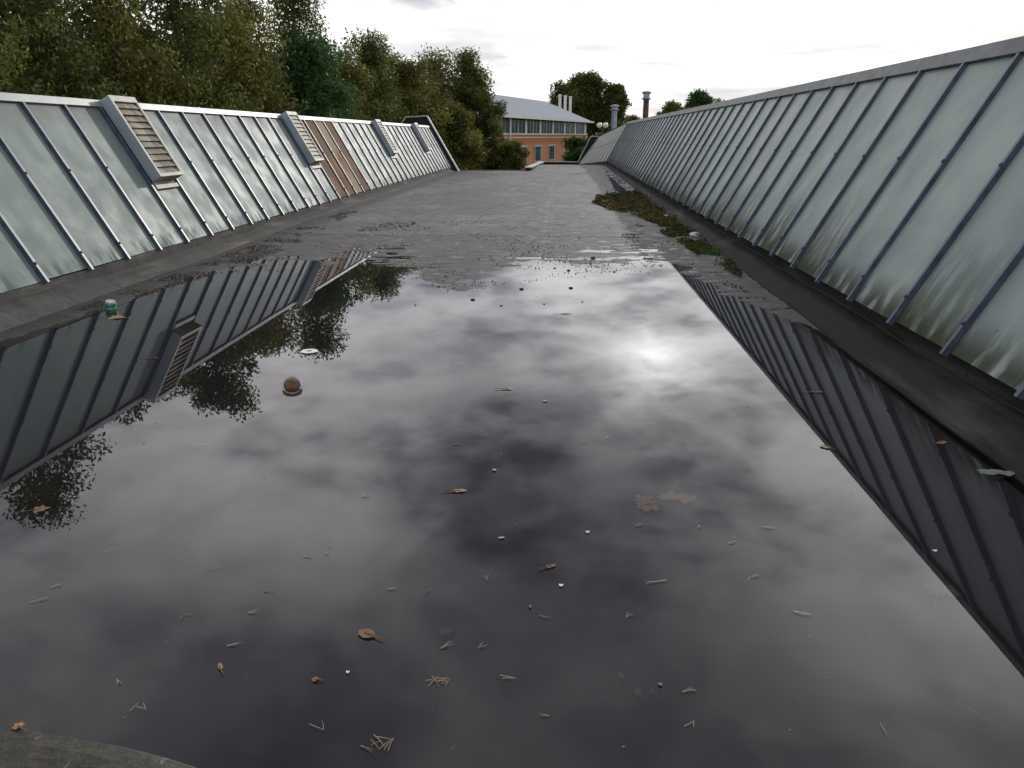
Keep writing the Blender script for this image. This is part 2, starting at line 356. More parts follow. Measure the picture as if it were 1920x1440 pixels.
def roof_deck():
    xs = np.linspace(-4.55, 2.45, 180)
    ys = np.concatenate([np.arange(-4, 4, .12), np.arange(4, 14, .035), np.arange(14, 24, .07), np.arange(24, 51.01, .2)])
    X, Y = np.meshgrid(xs, ys); Z = deck_z(X, Y)
    nx = len(xs); ny = len(ys); V = np.stack([X, Y, Z], -1).reshape(-1, 3)
    i = np.arange(ny-1)[:, None]*nx + np.arange(nx-1)[None]
    q = np.stack([i, i+1, i+nx+1, i+nx], -1)
    cx = (X[:-1,:-1]+X[1:,1:])/2; cy = (Y[:-1,:-1]+Y[1:,1:])/2
    keep = ~((cy > 35) & (cx < -1.4)) & ~((cy > 43) & (cx > 2.45-(cy-43)*.135))
    q = q[keep]
    me = bpy.data.meshes.new('roof_deck'); me.from_pydata(V.tolist(), [], q.tolist()); me.polygons.foreach_set('use_smooth', [True]*len(q)); me.update()
    o = link('roof_deck', me, M['deck']); struct(o)
    m = MB(); xs2 = (-4.3, 2.2)
    m.face([(-4.5,-4,0),(2.4,-4,0),(2.4,43,0),(-1.3,43,0),(-1.3,34.9,0),(-4.5,34.9,0)])
    struct(m.build('water', M['water']))
roof_deck()

# ------------------------------------------------------------------ the two glazed slopes
SL = dict(L=(Vector((-4.73,0,.243)), Vector((-5.63,0,1.865))), R=(Vector((2.39,0,.255)), Vector((3.41,0,2.15))))
def frame(side):
    A, B = SL[side]; e = B-A; L = e.length; e = e/L; s = 1 if side == 'L' else -1
    n = Vector((e.z*s*1.0, 0, abs(e.x)))      # out of the slope towards the deck
    return A, e, n.normalized(), L
def P(side, y, v, w, dz=0, dx=0):
    A, e, n, L = frame(side); p = A + e*v + n*w; return Vector((p.x+dx, y, p.z+dz))
def sbox(m, side, y0, y1, v0, v1, w0, w1):    # a block lying on the slope
    L = frame(side)[3]
    a = [P(side,y0,v0,w0), P(side,y1,v0,w0), P(side,y1,v1,w0), P(side,y0,v1,w0)]
    b = [P(side,y0,v0,w1), P(side,y1,v0,w1), P(side,y1,v1,w1), P(side,y0,v1,w1)]
    if side == 'L': a = a[::-1]; b = b[::-1]; uvt = [(0, v1/L),(1, v1/L),(1, v0/L),(0, v0/L)]
    else: uvt = [(0, v0/L),(1, v0/L),(1, v1/L),(0, v1/L)]
    n0 = len(m.uv); m.hexa(a, b)
    for k in range(n0, len(m.uv)): pass
    # uv y = height up the slope, for every corner
    A, e, n, LL = frame(side)
    for k in range(n0, len(m.uv)):
        p = Vector(m.v[len(m.v)-(len(m.uv)-n0)+(k-n0)]); m.uv[k] = (p.y, (p-A).dot(e)/LL if abs((p-A).dot(e)) < 99 else 0)
def jit(o, a): o.location.z += 0; return o

def slope(side, name, label, y_first, pitch, ks, special):
    A, e, n, L = frame(side); t = thing(name, (A.x, 6, 0), label, 'rooflight')
    s = -1 if side == 'L' else 1; BH = .046 if side == 'L' else .044
    ya = y_first+pitch*ks[0]; yb = y_first+pitch*ks[1]
    gl = M['glaze_l'] if side == 'L' else M['glaze_r']
    for k in range(ks[0], ks[1]):
        y0 = y_first+pitch*k; y1 = y0+pitch; sp = special.get(k)
        m = MB(); w = random.uniform(-.002, .003)
        if sp in ('rust', 'rust2'):
            sbox(m, side, y0+.02, y1-.02, -.01, L-.06, .0, .018); o = m.build('timber_panel', M[sp], t)
            o['label'] = 'flaking red brown boarded panel' if sp == 'rust' else 'bleached tan boarded panel'
        elif sp == 'vent':
            sbox(m, side, y0+.012, y1-.012, -.012+random.uniform(-.006,.006), L*.37, w, w+.008); m.build('glass_panel', gl, t)
        else:
            sbox(m, side, y0+.012, y1-.012, -.012+random.uniform(-.006,.006), L-.03, w, w+.008); o = m.build('glass_panel', gl, t)
        m = MB(); sbox(m, side, y0+.014, y1-.014, -.022, -.006+.0, .009, .013); m.build('drip_edge', M['lip'], t) if False else None
    for k in range(ks[0], ks[1]+1):
        y = y_first+pitch*k; m = MB()
        sbox(m, side, y-.026, y+.026, -.045, L-.045, .010, .022)
        sbox(m, side, y-.016, y+.016, -.045, L-.10 if side == 'R' else L-.058, .0225, BH)
        b = m.build('glazing_bar', M['bar'], t)
        for v in (.08, .55):
            mm = MB(); c = P(side, y, L*v, BH); mm.lathe(c, [(0,-.001),(.015,0),(.015,.005),(.009,.009),(0,.010)], 8, n); mm.build('bolt', M['bolt'], b)
    # ridge flashing in lapped lengths
    m = MB(); y = ya
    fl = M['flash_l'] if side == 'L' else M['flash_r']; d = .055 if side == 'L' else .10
    while y < yb-.01:
        y2 = min(yb, y+2.4); k = .002*random.random()
        a0 = P(side,y,L-d,.044+k); a1 = P(side,y2,L-d,.046+k); b0 = P(side,y,L+.03,.050+k); b1 = P(side,y2,L+.03,.052+k)
        c0 = b0+Vector((s*.10,0,.006)); c1 = b1+Vector((s*.10,0,.006)); dn = Vector((0,0,-.05))
        a0d = P(side,y,L-d,.024); a1d = P(side,y2,L-d,.024)
        q = [(a0,a1,b1,b0),(b0,b1,c1,c0),(c0,c1,c1+dn,c0+dn),(a0d,a1d,a1,a0)]
        for f in q: m.face(f if side == 'R' else f[::-1])
        y = y2
    m.build('ridge_flashing', fl, t)
    # upstand, lip and fillet below the sheets
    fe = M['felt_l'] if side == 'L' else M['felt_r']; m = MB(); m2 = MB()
    step = .35; yy = np.arange(ya, yb+.001, step); zz = lambda y: float(max(0, 0)+0)
    for i in range(len(yy)-1):
        y0, y1 = yy[i], yy[i+1]
        def pf(y):
            j = .008*math.sin(y*2.1)+.006*math.sin(y*5.3+1)
            fz = min(0, float(-.06*np.clip((y-35)/9, 0, 1)**2))
            if side == 'L': return [(-4.735,.225),(-4.70,.222),(-4.695,.135+j),(-4.66,.125+j),(-4.655,.105+j),(-4.58,.085+j+fz),(-4.47+j,.020+fz),(-4.43+j,-.02+fz)]
            return [(2.50,.25),(2.49,.14+j),(2.44,.135+j),(2.43,.115+j),(2.30,.10+j+fz),(2.13+j,.022+fz),(2.09+j,-.03+fz)]
        p0, p1 = pf(y0), pf(y1); cut = 4 if side == 'L' else 3
        for q in range(len(p0)-1):
            a_, b_ = p0[q], p0[q+1]; c_, d_ = p1[q+1], p1[q]
            f = [(a_[0],y0,a_[1]),(b_[0],y0,b_[1]),(c_[0],y1,c_[1]),(d_[0],y1,d_[1])]
            (m if q < cut else m2).face(f if side == 'L' else f[::-1])
    m.build('upstand', fe if side == 'L' else M['dark'], t); m2.build('base_fillet', fe, t, True)  # right upstand near black: recess shadow under the sheets put into its colour
    # the solid roof behind the glass
    m = MB(); x1 = A.x+s*7.5; B = P(side, 0, L+.01, .0)
    aa = P(side, 0, -.0, -.05)
    pts = [(aa.x, aa.z),(P(side,0,L,-.05).x, P(side,0,L,-.05).z),(x1, .1),(x1,-.6),(aa.x,-.6)]
    for y in (ya, yb): m.face([(p[0],y,p[1]) for p in (pts if y == yb else pts[::-1])])
    for i in range(len(pts)):
        p, q = pts[i], pts[(i+1) % len(pts)]; m.face([(p[0],ya,p[1]),(p[0],yb,p[1]),(q[0],yb,q[1]),(q[0],ya,q[1])])
    m.build('back_roof', M['felt_r'], t)
    return t, ya, yb
LY0, LP = 6.82, .709
spL = {13:'vent', 4:'vent', 24:'vent', 33:'vent', 14:'rust', 15:'rust', 16:'rust2', 17:'rust'}
tL, _, LYE = slope('L', 'glazed_roof_slope', 'long slope of pale glazing on the left with four louvred vents and brown boards', LY0, LP, (-13, 39), spL)
RY0, RP = 3.91, .822
tR, _, RYE = slope('R', 'glazed_roof_slope', 'long taller slope of mossy glazing on the right beside the puddle', RY0, RP, (-8, 47), {})

# ------------------------------------------------------------------ gable upstands closing the slopes
def gable(label, Y, pts, th, raise_, t0):
    """pts: outline in x,z going from the foot over the ridge; a plate standing across the slope with a pale coping"""
    t = thing('gable_upstand', (pts[0][0], Y, pts[0][1]), label, 'upstand')
    m = MB(); n = len(pts)
    bot = [(p[0], min(p[1]-.6, -.5)) for p in pts]
    poly = pts + [(pts[-1][0], -.8), (pts[0][0], -.8)]
    m.face([(p[0], Y, p[1]) for p in poly]); m.face([(p[0], Y+th, p[1]) for p in poly][::-1])
    for i in range(len(poly)):
        p, q = poly[i], poly[(i+1) % len(poly)]; m.face([(p[0],Y,p[1]),(p[0],Y+th,p[1]),(q[0],Y+th,q[1]),(q[0],Y,q[1])])
    m.build('plate', M['dark'], t)
    m = MB()
    for i in range(n-1):
        a, b = Vector((pts[i][0], 0, pts[i][1])), Vector((pts[i+1][0], 0, pts[i+1][1])); d = (b-a).normalized(); nn = Vector((-d.z, 0, d.x))
        if nn.z < 0: nn = -nn
        a2 = a+nn*.003; b2 = b+nn*.003; 
        lo = [(a2.x,Y-.05,a2.z),(b2.x,Y-.05,b2.z),(b2.x,Y+th+.02,b2.z),(a2.x,Y+th+.02,a2.z)]
        hi = [(p[0]+nn.x*.05, p[1], p[2]+nn.z*.05) for p in lo]; m.hexa(lo, hi)
    m.build('coping', M['coping'], t); return t
gable('dark gable plate with white edge closing the far end of the left slope', LYE+.1, [(-4.42,.03),(-5.72,2.28),(-6.6,2.24),(-7.0,1.7)], .12, .3, None)

# far turn of the right slope
def far_turn():
    t = thing('glazed_roof_slope', (1.7, 47, -.1), 'short dull grey slope beyond the bend, turning in towards the brick building', 'rooflight')
    y0 = RY0+RP*47+.03; y1 = 51.6
    b0 = Vector((2.39,y0,.245)); b1 = Vector((1.10,y1,-.22)); t0 = Vector((3.41,y0,2.15)); t1 = Vector((2.28,y1,1.40))
    a = Mat('dull patterned sheet'); x = a.xyz(); n = a.noise(3, det=5)
    a.set(Base_Color=a.mix(a.mr(n,.3,.7), (.17,.18,.17), (.25,.26,.25)), Roughness=.5, Normal=a.bump(n, .4, .01))
    nP = 9; nn = (b1-b0).cross(t0-b0).normalized()
    if nn.y > 0: nn = -nn
    for k in range(nP):
        u0, u1 = k/nP+.008, (k+1)/nP-.008
        for (v0, v1) in ((0,.53),(.54,1)):
            m = MB(); q = [b0.lerp(b1,u).lerp(t0.lerp(t1,u), v) for u, v in ((u0,v0),(u1,v0),(u1,v1),(u0,v1))]
            m.hexa(q, [p+nn*.01 for p in q]); m.build('glass_panel', a.m, t)
    m = MB(); q = [b0, b1, t1, t0]; m.hexa([p-nn*.06 for p in q], [p-nn*.01 for p in q]); m.build('backing', M['felt_l'], t)
    m = MB(); m.hexa([b0+Vector((0,0,-.02)), b1+Vector((0,0,-.02)), b1+Vector((.1,.1,-.3)), b0+Vector((.1,.1,-.3))], [b0+nn*.02, b1+nn*.02, b1+nn*.04+Vector((0,0,-.3)), b0+nn*.04+Vector((0,0,-.3))]); m.build('upstand', M['dark'], t)
    m = MB(); m.hexa([t0+nn*.005, t1+nn*.005, t1+Vector((.15,.1,-.02)), t0+Vector((.15,.1,-.02))], [t0+nn*.03+Vector((0,0,.04)), t1+nn*.03+Vector((0,0,.04)), t1+Vector((.15,.1,.04)), t0+Vector((.15,.1,.04))]); m.build('ridge_flashing', M['flash_r'], t)
    r = Vector((.02,0,0))
    m = MB(); a_ = b0+nn*.01; b_ = t0+nn*.01; m.tube([a_+Vector((0,-.02,.0)), b_+Vector((0,-.02,0))], .035, 6); m.build('hip_flashing', M['rust2'], t)
far_turn()
gable('small gable plate with white edge at the far end of the right slope', 51.7, [(1.02,-.24),(1.86,1.45),(2.45,1.45),(2.8,1.0)], .12, .3, None)

# kerbs at the far end of the deck
def kerb(label, pts, w, z0, z1, mat, capm=None, name='roof_kerb'):
    t = thing(name, (pts[0][0], pts[0][1], z0), label, 'kerb')
    m = MB(); mc = MB()
    for i in range(len(pts)-1):
        a, b = Vector(pts[i]), Vector(pts[i+1]); d = (b-a); d.z = 0; d.normalize(); s = Vector((-d.y, d.x, 0))*w/2
        lo = [a-s, b-s, b+s, a+s]; m.hexa([Vector((p.x,p.y,p.z+z0)) for p in lo], [Vector((p.x,p.y,p.z+z1)) for p in lo])
        if capm:
            s2 = s*1.25; lo = [a-s2, b-s2, b+s2, a+s2]; mc.hexa([Vector((p.x,p.y,p.z+z1+.002)) for p in lo], [Vector((p.x,p.y,p.z+z1+.035)) for p in lo])
    m.build('kerb_body', mat, t)
    if capm: mc.build('kerb_cap', capm, t)
kerb('low dark kerb along the end of the deck under the birches', [(-4.5,35.12,.05),(-1.5,35.12,.05)], .2, -.3, .035, M['dark'], None)
kerb('pale sloping coping running back from the deck edge to the far kerb', [(-1.42,35.0,.02),(-1.22,50.9,-.22)], .26, -.4, .16, M['felt_r'], M['coping'])
kerb('black kerb with thin pale cap across the far end of the deck', [(-1.3,51.2,-.22),(1.1,51.2,-.22)], .2, -.3, .15, M['dark'], M['coping'])
# body of the building under the deck
m = MB(); m.box(-9, 2.3, -4, 34.8, -4.49, -.45); m.box(-1.4, 9, 34.81, 51.5, -4.49, -.5)
tag(m.build('factory_building', simple('sooty brick', (.12,.06,.04), (.2,.1,.07), 3, .9)), 'low building hidden beneath the wet flat roof', 'building')

# ------------------------------------------------------------------ louvred vents on the left slope
VL = ['nearest louvred vent box with grey slats and its shadow on the pale glazing', 'louvred vent box beside the red brown boards', 'third louvred vent box beyond the brown boards', 'farthest louvred vent box near the dark gable plate']
def vent(k, label, slat_mat):
    y0 = LY0+LP*k+.05; y1 = LY0+LP*(k+1)-.05; A, e, n, L = frame('L'); H = .125
    t = thing('louvre_vent', P('L', (y0+y1)/2, L*.45, 0), label, 'vent', 'louvred vents on the left glazing')
    va, vb = L*.425, L+.02
    for q in (y0, y1-.018): m = MB(); sbox(m, 'L', q, q+.018, va, vb, .045, .045+H); m.build('side_panel', M['ventside'], t)
    m = MB()
    sbox(m, 'L', y0-.006, y0+.035, va, vb, .046+H, .062+H); sbox(m, 'L', y1-.035, y1+.006, va, vb, .046+H, .062+H)
    sbox(m, 'L', y0+.0351, y1-.0351, vb-.075, vb+.001, .046+H, .061+H); sbox(m, 'L', y0+.0351, y1-.0351, va-.001, va+.04, .046+H, .061+H)
    m.build('frame', M['ventpaint'], t)
    for q0, q1 in ((va, va+.016), (vb-.016, vb-.001)): m = MB(); sbox(m, 'L', y0+.0181, y1-.0181, q0, q1, .046, .045+H-.001); m.build('end_panel', M['wood'], t)
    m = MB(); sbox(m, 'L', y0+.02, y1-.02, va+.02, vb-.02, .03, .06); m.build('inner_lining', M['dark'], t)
    ns = 11; dv = (vb-va-.11)/ns
    for i in range(ns):
        v0 = va+.04+dv*i; tl = random.uniform(-.012, .012); m = MB()
        c = [P('L',y0+.037,v0,.045+H+tl*.5), P('L',y1-.037,v0,.045+H), P('L',y1-.037,v0+dv*1.1,.045+H-.036), P('L',y0+.037,v0+dv*1.1,.045+H-.036+tl)]
        c = c[::-1]; m.hexa(c, [p+n*.012 for p in c]); m.build('slat', slat_mat, t)
    m = MB(); sbox(m, 'L', y0+.02, y1-.02, L*.372, L*.40, .02, .05); m.build('sill', M['ventpaint'], t)
    m = MB(); sbox(m, 'L', y0+.03, y1-.04, L*.401, L*.425, .02, .04); m.build('sill_board', M['wood'], t)
pale = simple('sunlit pale slat', (.40,.38,.32), (.56,.53,.46), 8, .6)  # paler slat colour for the three farther vents
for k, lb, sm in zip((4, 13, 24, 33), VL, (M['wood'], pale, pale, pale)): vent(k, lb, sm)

# ------------------------------------------------------------------ flues
def flue(loc, r, h, label, mat, cap_r, band):
    t = thing('flue_pipe', loc, label, 'flue'); x, y, z = loc
    m = MB(); m.lathe((x,y,z), [(0,0),(r,0),(r,h),(0,h)], 20); m.build('pipe', mat, t, False)
    m = MB(); m.lathe((x,y,z), [(r+.002,0),(r*1.45,0),(r*1.45,.06),(r+.002,.12)], 20); m.build('collar', M['steel'], t)
    m = MB(); m.lathe((x,y,z+h), [(r*.9,-.02),(cap_r*.8,0),(cap_r,.04),(cap_r,.07),(r*1.1,.09),(r*1.1,band),(cap_r*.98,band+.02),(cap_r*1.02,band+.09),(cap_r*.6,band+.13),(0,band+.15)], 20); m.build('cowl', M['steel'], t)
flue((2.98,47.2,1.42), .15, 1.45, 'shiny grey steel flue with a cowl standing at the bend of the right slope', M['steel'], .25, .18)
flue((4.12,41,0.9), .14, 2.3, 'rusty red brown flue with grey cowl rising behind the right ridge', M['flue_rust'], .22, .26)

# ------------------------------------------------------------------ brick building beyond
def brick_building():
    d = Vector((.272,.962,0)).normalized(); n = Vector((d.y,-d.x,0)); O = Vector((-5.9,70,-4.5)) 
    def W(t, off, z): p = O + d*t + n*off; return Vector((p.x, p.y, z))
    tt = thing('office_building', W(15,-4,-4.5), 'brick office building with grey hipped roof and a long band of upper windows', 'building')
    T0, T1 = -14, 33.5; D = 7.0; e = 3.05
    a = Mat('orange brick'); br = a.N.new('ShaderNodeTexBrick'); mp = a.N.new('ShaderNodeMapping'); a.L.new(a.tc.outputs['UV'], mp.inputs[0]); a.L.new(mp.outputs[0], br.inputs[0])
    br.inputs['Scale'].default_value = 4; br.inputs['Color1'].default_value = (.50,.17,.045,1); br.inputs['Color2'].default_value = (.42,.135,.035,1); br.inputs['Mortar'].default_value = (.38,.24,.16,1); br.inputs['Mortar Size'].default_value = .02
    nz = a.noise(.6, det=4); a.set(Base_Color=a.mix(a.mr(nz,.3,.7,0,.35), br.outputs[0], (.30,.11,.05)), Roughness=.85)
    grey = simple('grey window frame', (.30,.32,.34), (.40,.42,.44), 3, .5); white = simple('white window post', (.62,.63,.60), (.75,.75,.72), 3, .5)
    roofm = Mat('grey profiled roofing'); xx = roofm.noise(1, 'UV', sc=(3,.2,1), det=2)
    roofm.set(Base_Color=roofm.mix(xx, (.27,.30,.35), (.34,.37,.42)), Roughness=.9); roofm.b.inputs['Specular IOR Level'].default_value = .1
    gl = Mat('dim office glass'); g1 = gl.noise(1.2, det=3); gl.set(Base_Color=gl.mix(gl.mr(g1,.4,.6),(.01,.02,.025),(.03,.075,.075)), Roughness=.3); gl.b.inputs['Specular IOR Level'].default_value = .05
    cream = simple('cream gutter', (.55,.53,.42), (.68,.66,.55), 3, .5)
    def wbox(m, t0, t1, o0, o1, z0, z1):
        i = len(m.uv)
        m.hexa([W(t0,o1,z0),W(t1,o1,z0),W(t1,o0,z0),W(t0,o0,z0)], [W(t0,o1,z1),W(t1,o1,z1),W(t1,o0,z1),W(t0,o0,z1)])
        for k in range(i, len(m.uv)):
            p = Vector(m.v[len(m.v)-(len(m.uv)-i)+(k-i)]); m.uv[k] = ((p-O).dot(d), p.z)
    zb0, zb1 = 1.75, 3.0
    m = MB(); wbox(m, T0, T1, -D, 0, -4.5, zb0-.12); m.build('wall', a.m, tt)
    m = MB(); wbox(m, T0, T1, -D+.3, -.18, zb0-.11, zb1+.02); m.build('upper_core', M['dark'], tt)
    m = MB(); wbox(m, T0, T1, -.15, .04, zb0-.12+.002, zb0); m.build('sill_band', white, tt)
    m = MB(); wbox(m, T0, T1+.02, -.1, .03, zb0-.42, zb0-.34); m.build('string_course', cream, tt)
    bay = 4.6; t = T0; k = 0
    while t < T1-.5:
        t2 = min(T1-.4, t+bay)
        w = MB(); wbox(w, t, t+.5, -.17, -.02, zb0+.002, zb1); f = w.build('window_frame', white, tt)
        n_ = 4; pw = (t2-t-.5)/n_
        for j in range(n_):
            p0 = t+.5+pw*j; g = MB(); wbox(g, p0+.05, p0+pw-.05, -.12, -.07, zb0+.06, zb1-.06); g.build('pane', gl.m, f)
            s = MB(); wbox(s, p0+pw-.05, p0+pw+.05 if j < n_-1 else p0+pw-.01, -.16, -.045, zb0+.003, zb1-.02); s.build('mullion', grey if j != 1 else white, f)
        t = t2; k += 1
    # lower windows
    for t in (1.5, 7.2, 11.9, 16.8):
        w = MB(); wbox(w, t-.15, t+2.2, -.02, .06, -1.0, -.9); wbox(w, t-.15, t+2.2, -.02, .05, +.48, +.62); wbox(w, t-.1, t+.06, -.02, .04, -.9, +.48); wbox(w, t+1.95, t+2.1, -.02, .04, -.9, +.48); f = w.build('lower_window', grey, tt)
        g = MB(); wbox(g, t+.06, t+1.95, -.01, .015, -.9, +.48); g.build('pane', gl.m, f)
    # hipped roof
    eo = .55; E0, E1, Z = T0-.5, T1+.6, zb1+.16; rz = 5.35; mid = -D/2
    c = [W(E0,eo,Z), W(E1,eo,Z), W(E1,-D-eo,Z), W(E0,-D-eo,Z)]; r0 = W(E0+5,mid,rz); r1 = W(E1-7,mid,rz)
    m = MB(); uvq = lambda ps: [((Vector(p)-O).dot(d)*1.0, Vector(p).z) for p in ps]
    for q in ([c[0],c[1],r1,r0],[c[1],c[2],r1],[c[2],c[3],r0,r1],[c[3],c[0],r0]): m.face(q, uvq(q))
    m.face(c[::-1]); m.build('roof', roofm.m, tt)
    m = MB(); wbox(m, E0, E1, eo-.02, eo+.12, Z-.12, Z+.06); wbox(m, E1-.02, E1+.12, -D-eo, eo, Z-.12, Z+.06); m.build('gutter', cream, tt)
    m = MB(); wbox(m, E0+.1, E1-.1, -.2, eo-.03, Z-.10, Z-.02); m.build('soffit', M['dark'], tt)
    for t in (-1.2, 4.1): 
        m = MB(); p0 = W(t, .14, -4.4); p1 = W(t, .14, Z-.1); m.tube([p0,p1], .07, 8); m.build('downpipe', white, tt)
    for i in range(3):
        p = W(30.2+2.4*i, -2.7, 3.7); m = MB(); m.lathe(p, [(0,0),(.17,0),(.17,2.35),(.2,2.38),(.2,2.55),(0,2.57)], 12); m.build('roof_flue', white, tt)
brick_building()

# ------------------------------------------------------------------ street lamp, little sheds behind
def lamp():
    base = Vector((3.75, 76, -4.5)); t = thing('street_lamp', base, 'twin globe street lamp behind the bush at the corner of the brick building', 'street lamp')
    m = MB(); m.tube([base, base+Vector((0,0,6.6))], [.07,.05], 8); m.tube([base+Vector((-.27,0,6.6)), base+Vector((.27,0,6.6))], .035, 8); m.build('post', M['bar'], t)
    gm = simple('cream lamp globe', (.70,.68,.55), (.8,.78,.66), 2, .3)
    for s in (-1, 1):
        m = MB(); c = base+Vector((s*.27,0,6.93)); r = .26; pr = [(r*math.sin(PI*i/10), -r*math.cos(PI*i/10)) for i in range(11)]; m.lathe(c, pr, 16); m.build('globe', gm, t, True)
lamp()

# ------------------------------------------------------------------ trees
def leaves(name, mat, cen, nrm, size, tint, parent):
    n = len(cen); u = np.cross(nrm, rng.normal(size=(n,3))); u /= np.linalg.norm(u, axis=1)[:,None]+1e-9; v = np.cross(nrm, u)
    s = size[:,None]; L_ = s*rng.uniform(1.0,1.5,(n,1))
    V = np.stack([cen-u*L_*.9, cen+v*s*.5-u*L_*.1, cen+u*L_*.9, cen-v*s*.5+u*L_*.0], 1).reshape(-1,3)
    me = bpy.data.meshes.new(name); me.vertices.add(4*n); me.vertices.foreach_set('co', V.astype('f').ravel())
    me.loops.add(4*n); me.loops.foreach_set('vertex_index', np.arange(4*n, dtype='i')); me.polygons.add(n)
    me.polygons.foreach_set('loop_start', np.arange(0,4*n,4,dtype='i')); me.update(calc_edges=True)
    at = me.attributes.new('tint', 'FLOAT', 'FACE'); at.data.foreach_set('value', np.clip(tint,0,1).astype('f'))
    return link(name, me, mat, parent)

def tree(x, y, top, rad, label, mat='leaf_a', bark='bark', ls=.085, n=15000, base=-4.5, low=-2.5, limbs=34, shape='oval', dens=1.0, group='trees beyond the glazed roofs'):
    t = thing('tree', (x, y, base), label, 'tree', group); H = top-base
    r = random.Random(int(x*91+y*17)); m = MB(); tips = []
    lean = Vector((r.uniform(-.4,.4), r.uniform(-.4,.4), 0)); tp = []
    for i in range(8):
        f = i/7; tp.append(Vector((x,y,base))+Vector((0,0,H*.97*f))+lean*f*f+Vector((r.uniform(-.1,.1),r.uniform(-.1,.1),0))*(f>0))
    m.tube(tp, [(.16*(1-i/7.4)+.012)*min(1.3,H/9) for i in range(8)], 8)
    def at(f): a = f*7; i = min(6, int(a)); return tp[i].lerp(tp[i+1], a-i)
    f0 = (low-base)/H
    for i in range(limbs):
        f = f0+(1-f0)*((i+r.random())/limbs)*.97; g = (f-f0)/(1-f0)
        if shape == 'oval': w = rad*(.55+.5*math.sin(PI*min(1,g*.85+.12)))*(1-.5*g**3)
        else: w = rad*(.95-.62*g)*(.75+.4*math.sin(PI*g))
        w *= r.uniform(.6, 1.15); az = i*2.399+r.uniform(-.5,.5)
        b = at(f); up = r.uniform(.25,.85) if shape == 'oval' else r.uniform(-.05,.4)
        p1 = b+Vector((math.cos(az)*w*.5, math.sin(az)*w*.5, w*up*.45)); p2 = b+Vector((math.cos(az)*w, math.sin(az)*w, w*up*.8))
        p2.z = min(p2.z, top)
        m.tube([b, p1, p2], [.05*(1-g*.6), .028*(1-g*.5), .008], 5, False)
        for q in range(5):
            c = b.lerp(p1, r.uniform(.5,1)) if q == 0 else p1.lerp(p2, r.uniform(.1,1.08))
            tips.append((c+Vector((r.gauss(0,.2),r.gauss(0,.2),r.gauss(0,.15)))*rad*.55, rad*r.uniform(.13,.27), r.random()))
    for q in range(5): tips.append((tp[-1]+Vector((r.gauss(0,.12),r.gauss(0,.12),-r.uniform(0,.9))), rad*.13, r.random()))
    m.build('trunk', M[bark], t, True)
    C = np.array([list(c[0]) for c in tips]); Rr = np.array([c[1] for c in tips]); T = np.array([c[2] for c in tips])
    pw = Rr**2; pw /= pw.sum(); idx = rng.choice(len(C), n, p=pw)
    dirs = rng.normal(size=(n,3)); dirs /= np.linalg.norm(dirs,axis=1)[:,None]; rr = rng.random(n)**.45
    off = dirs*(rr*Rr[idx]*1.25)[:,None]; off[:,2] *= .8
    if shape == 'birch': off[:,2] -= np.abs(rng.normal(0,.14,n))*rad
    cen = C[idx]+off; nr = rng.normal(size=(n,3)); nr[:,2] += .5; nr /= np.linalg.norm(nr,axis=1)[:,None]
    tint = T[idx]*.55+rng.random(n)*.45-.05
    leaves('crown', M[mat], cen, nr, ls*rng.uniform(.6,1.3,n), tint, t)
    return t

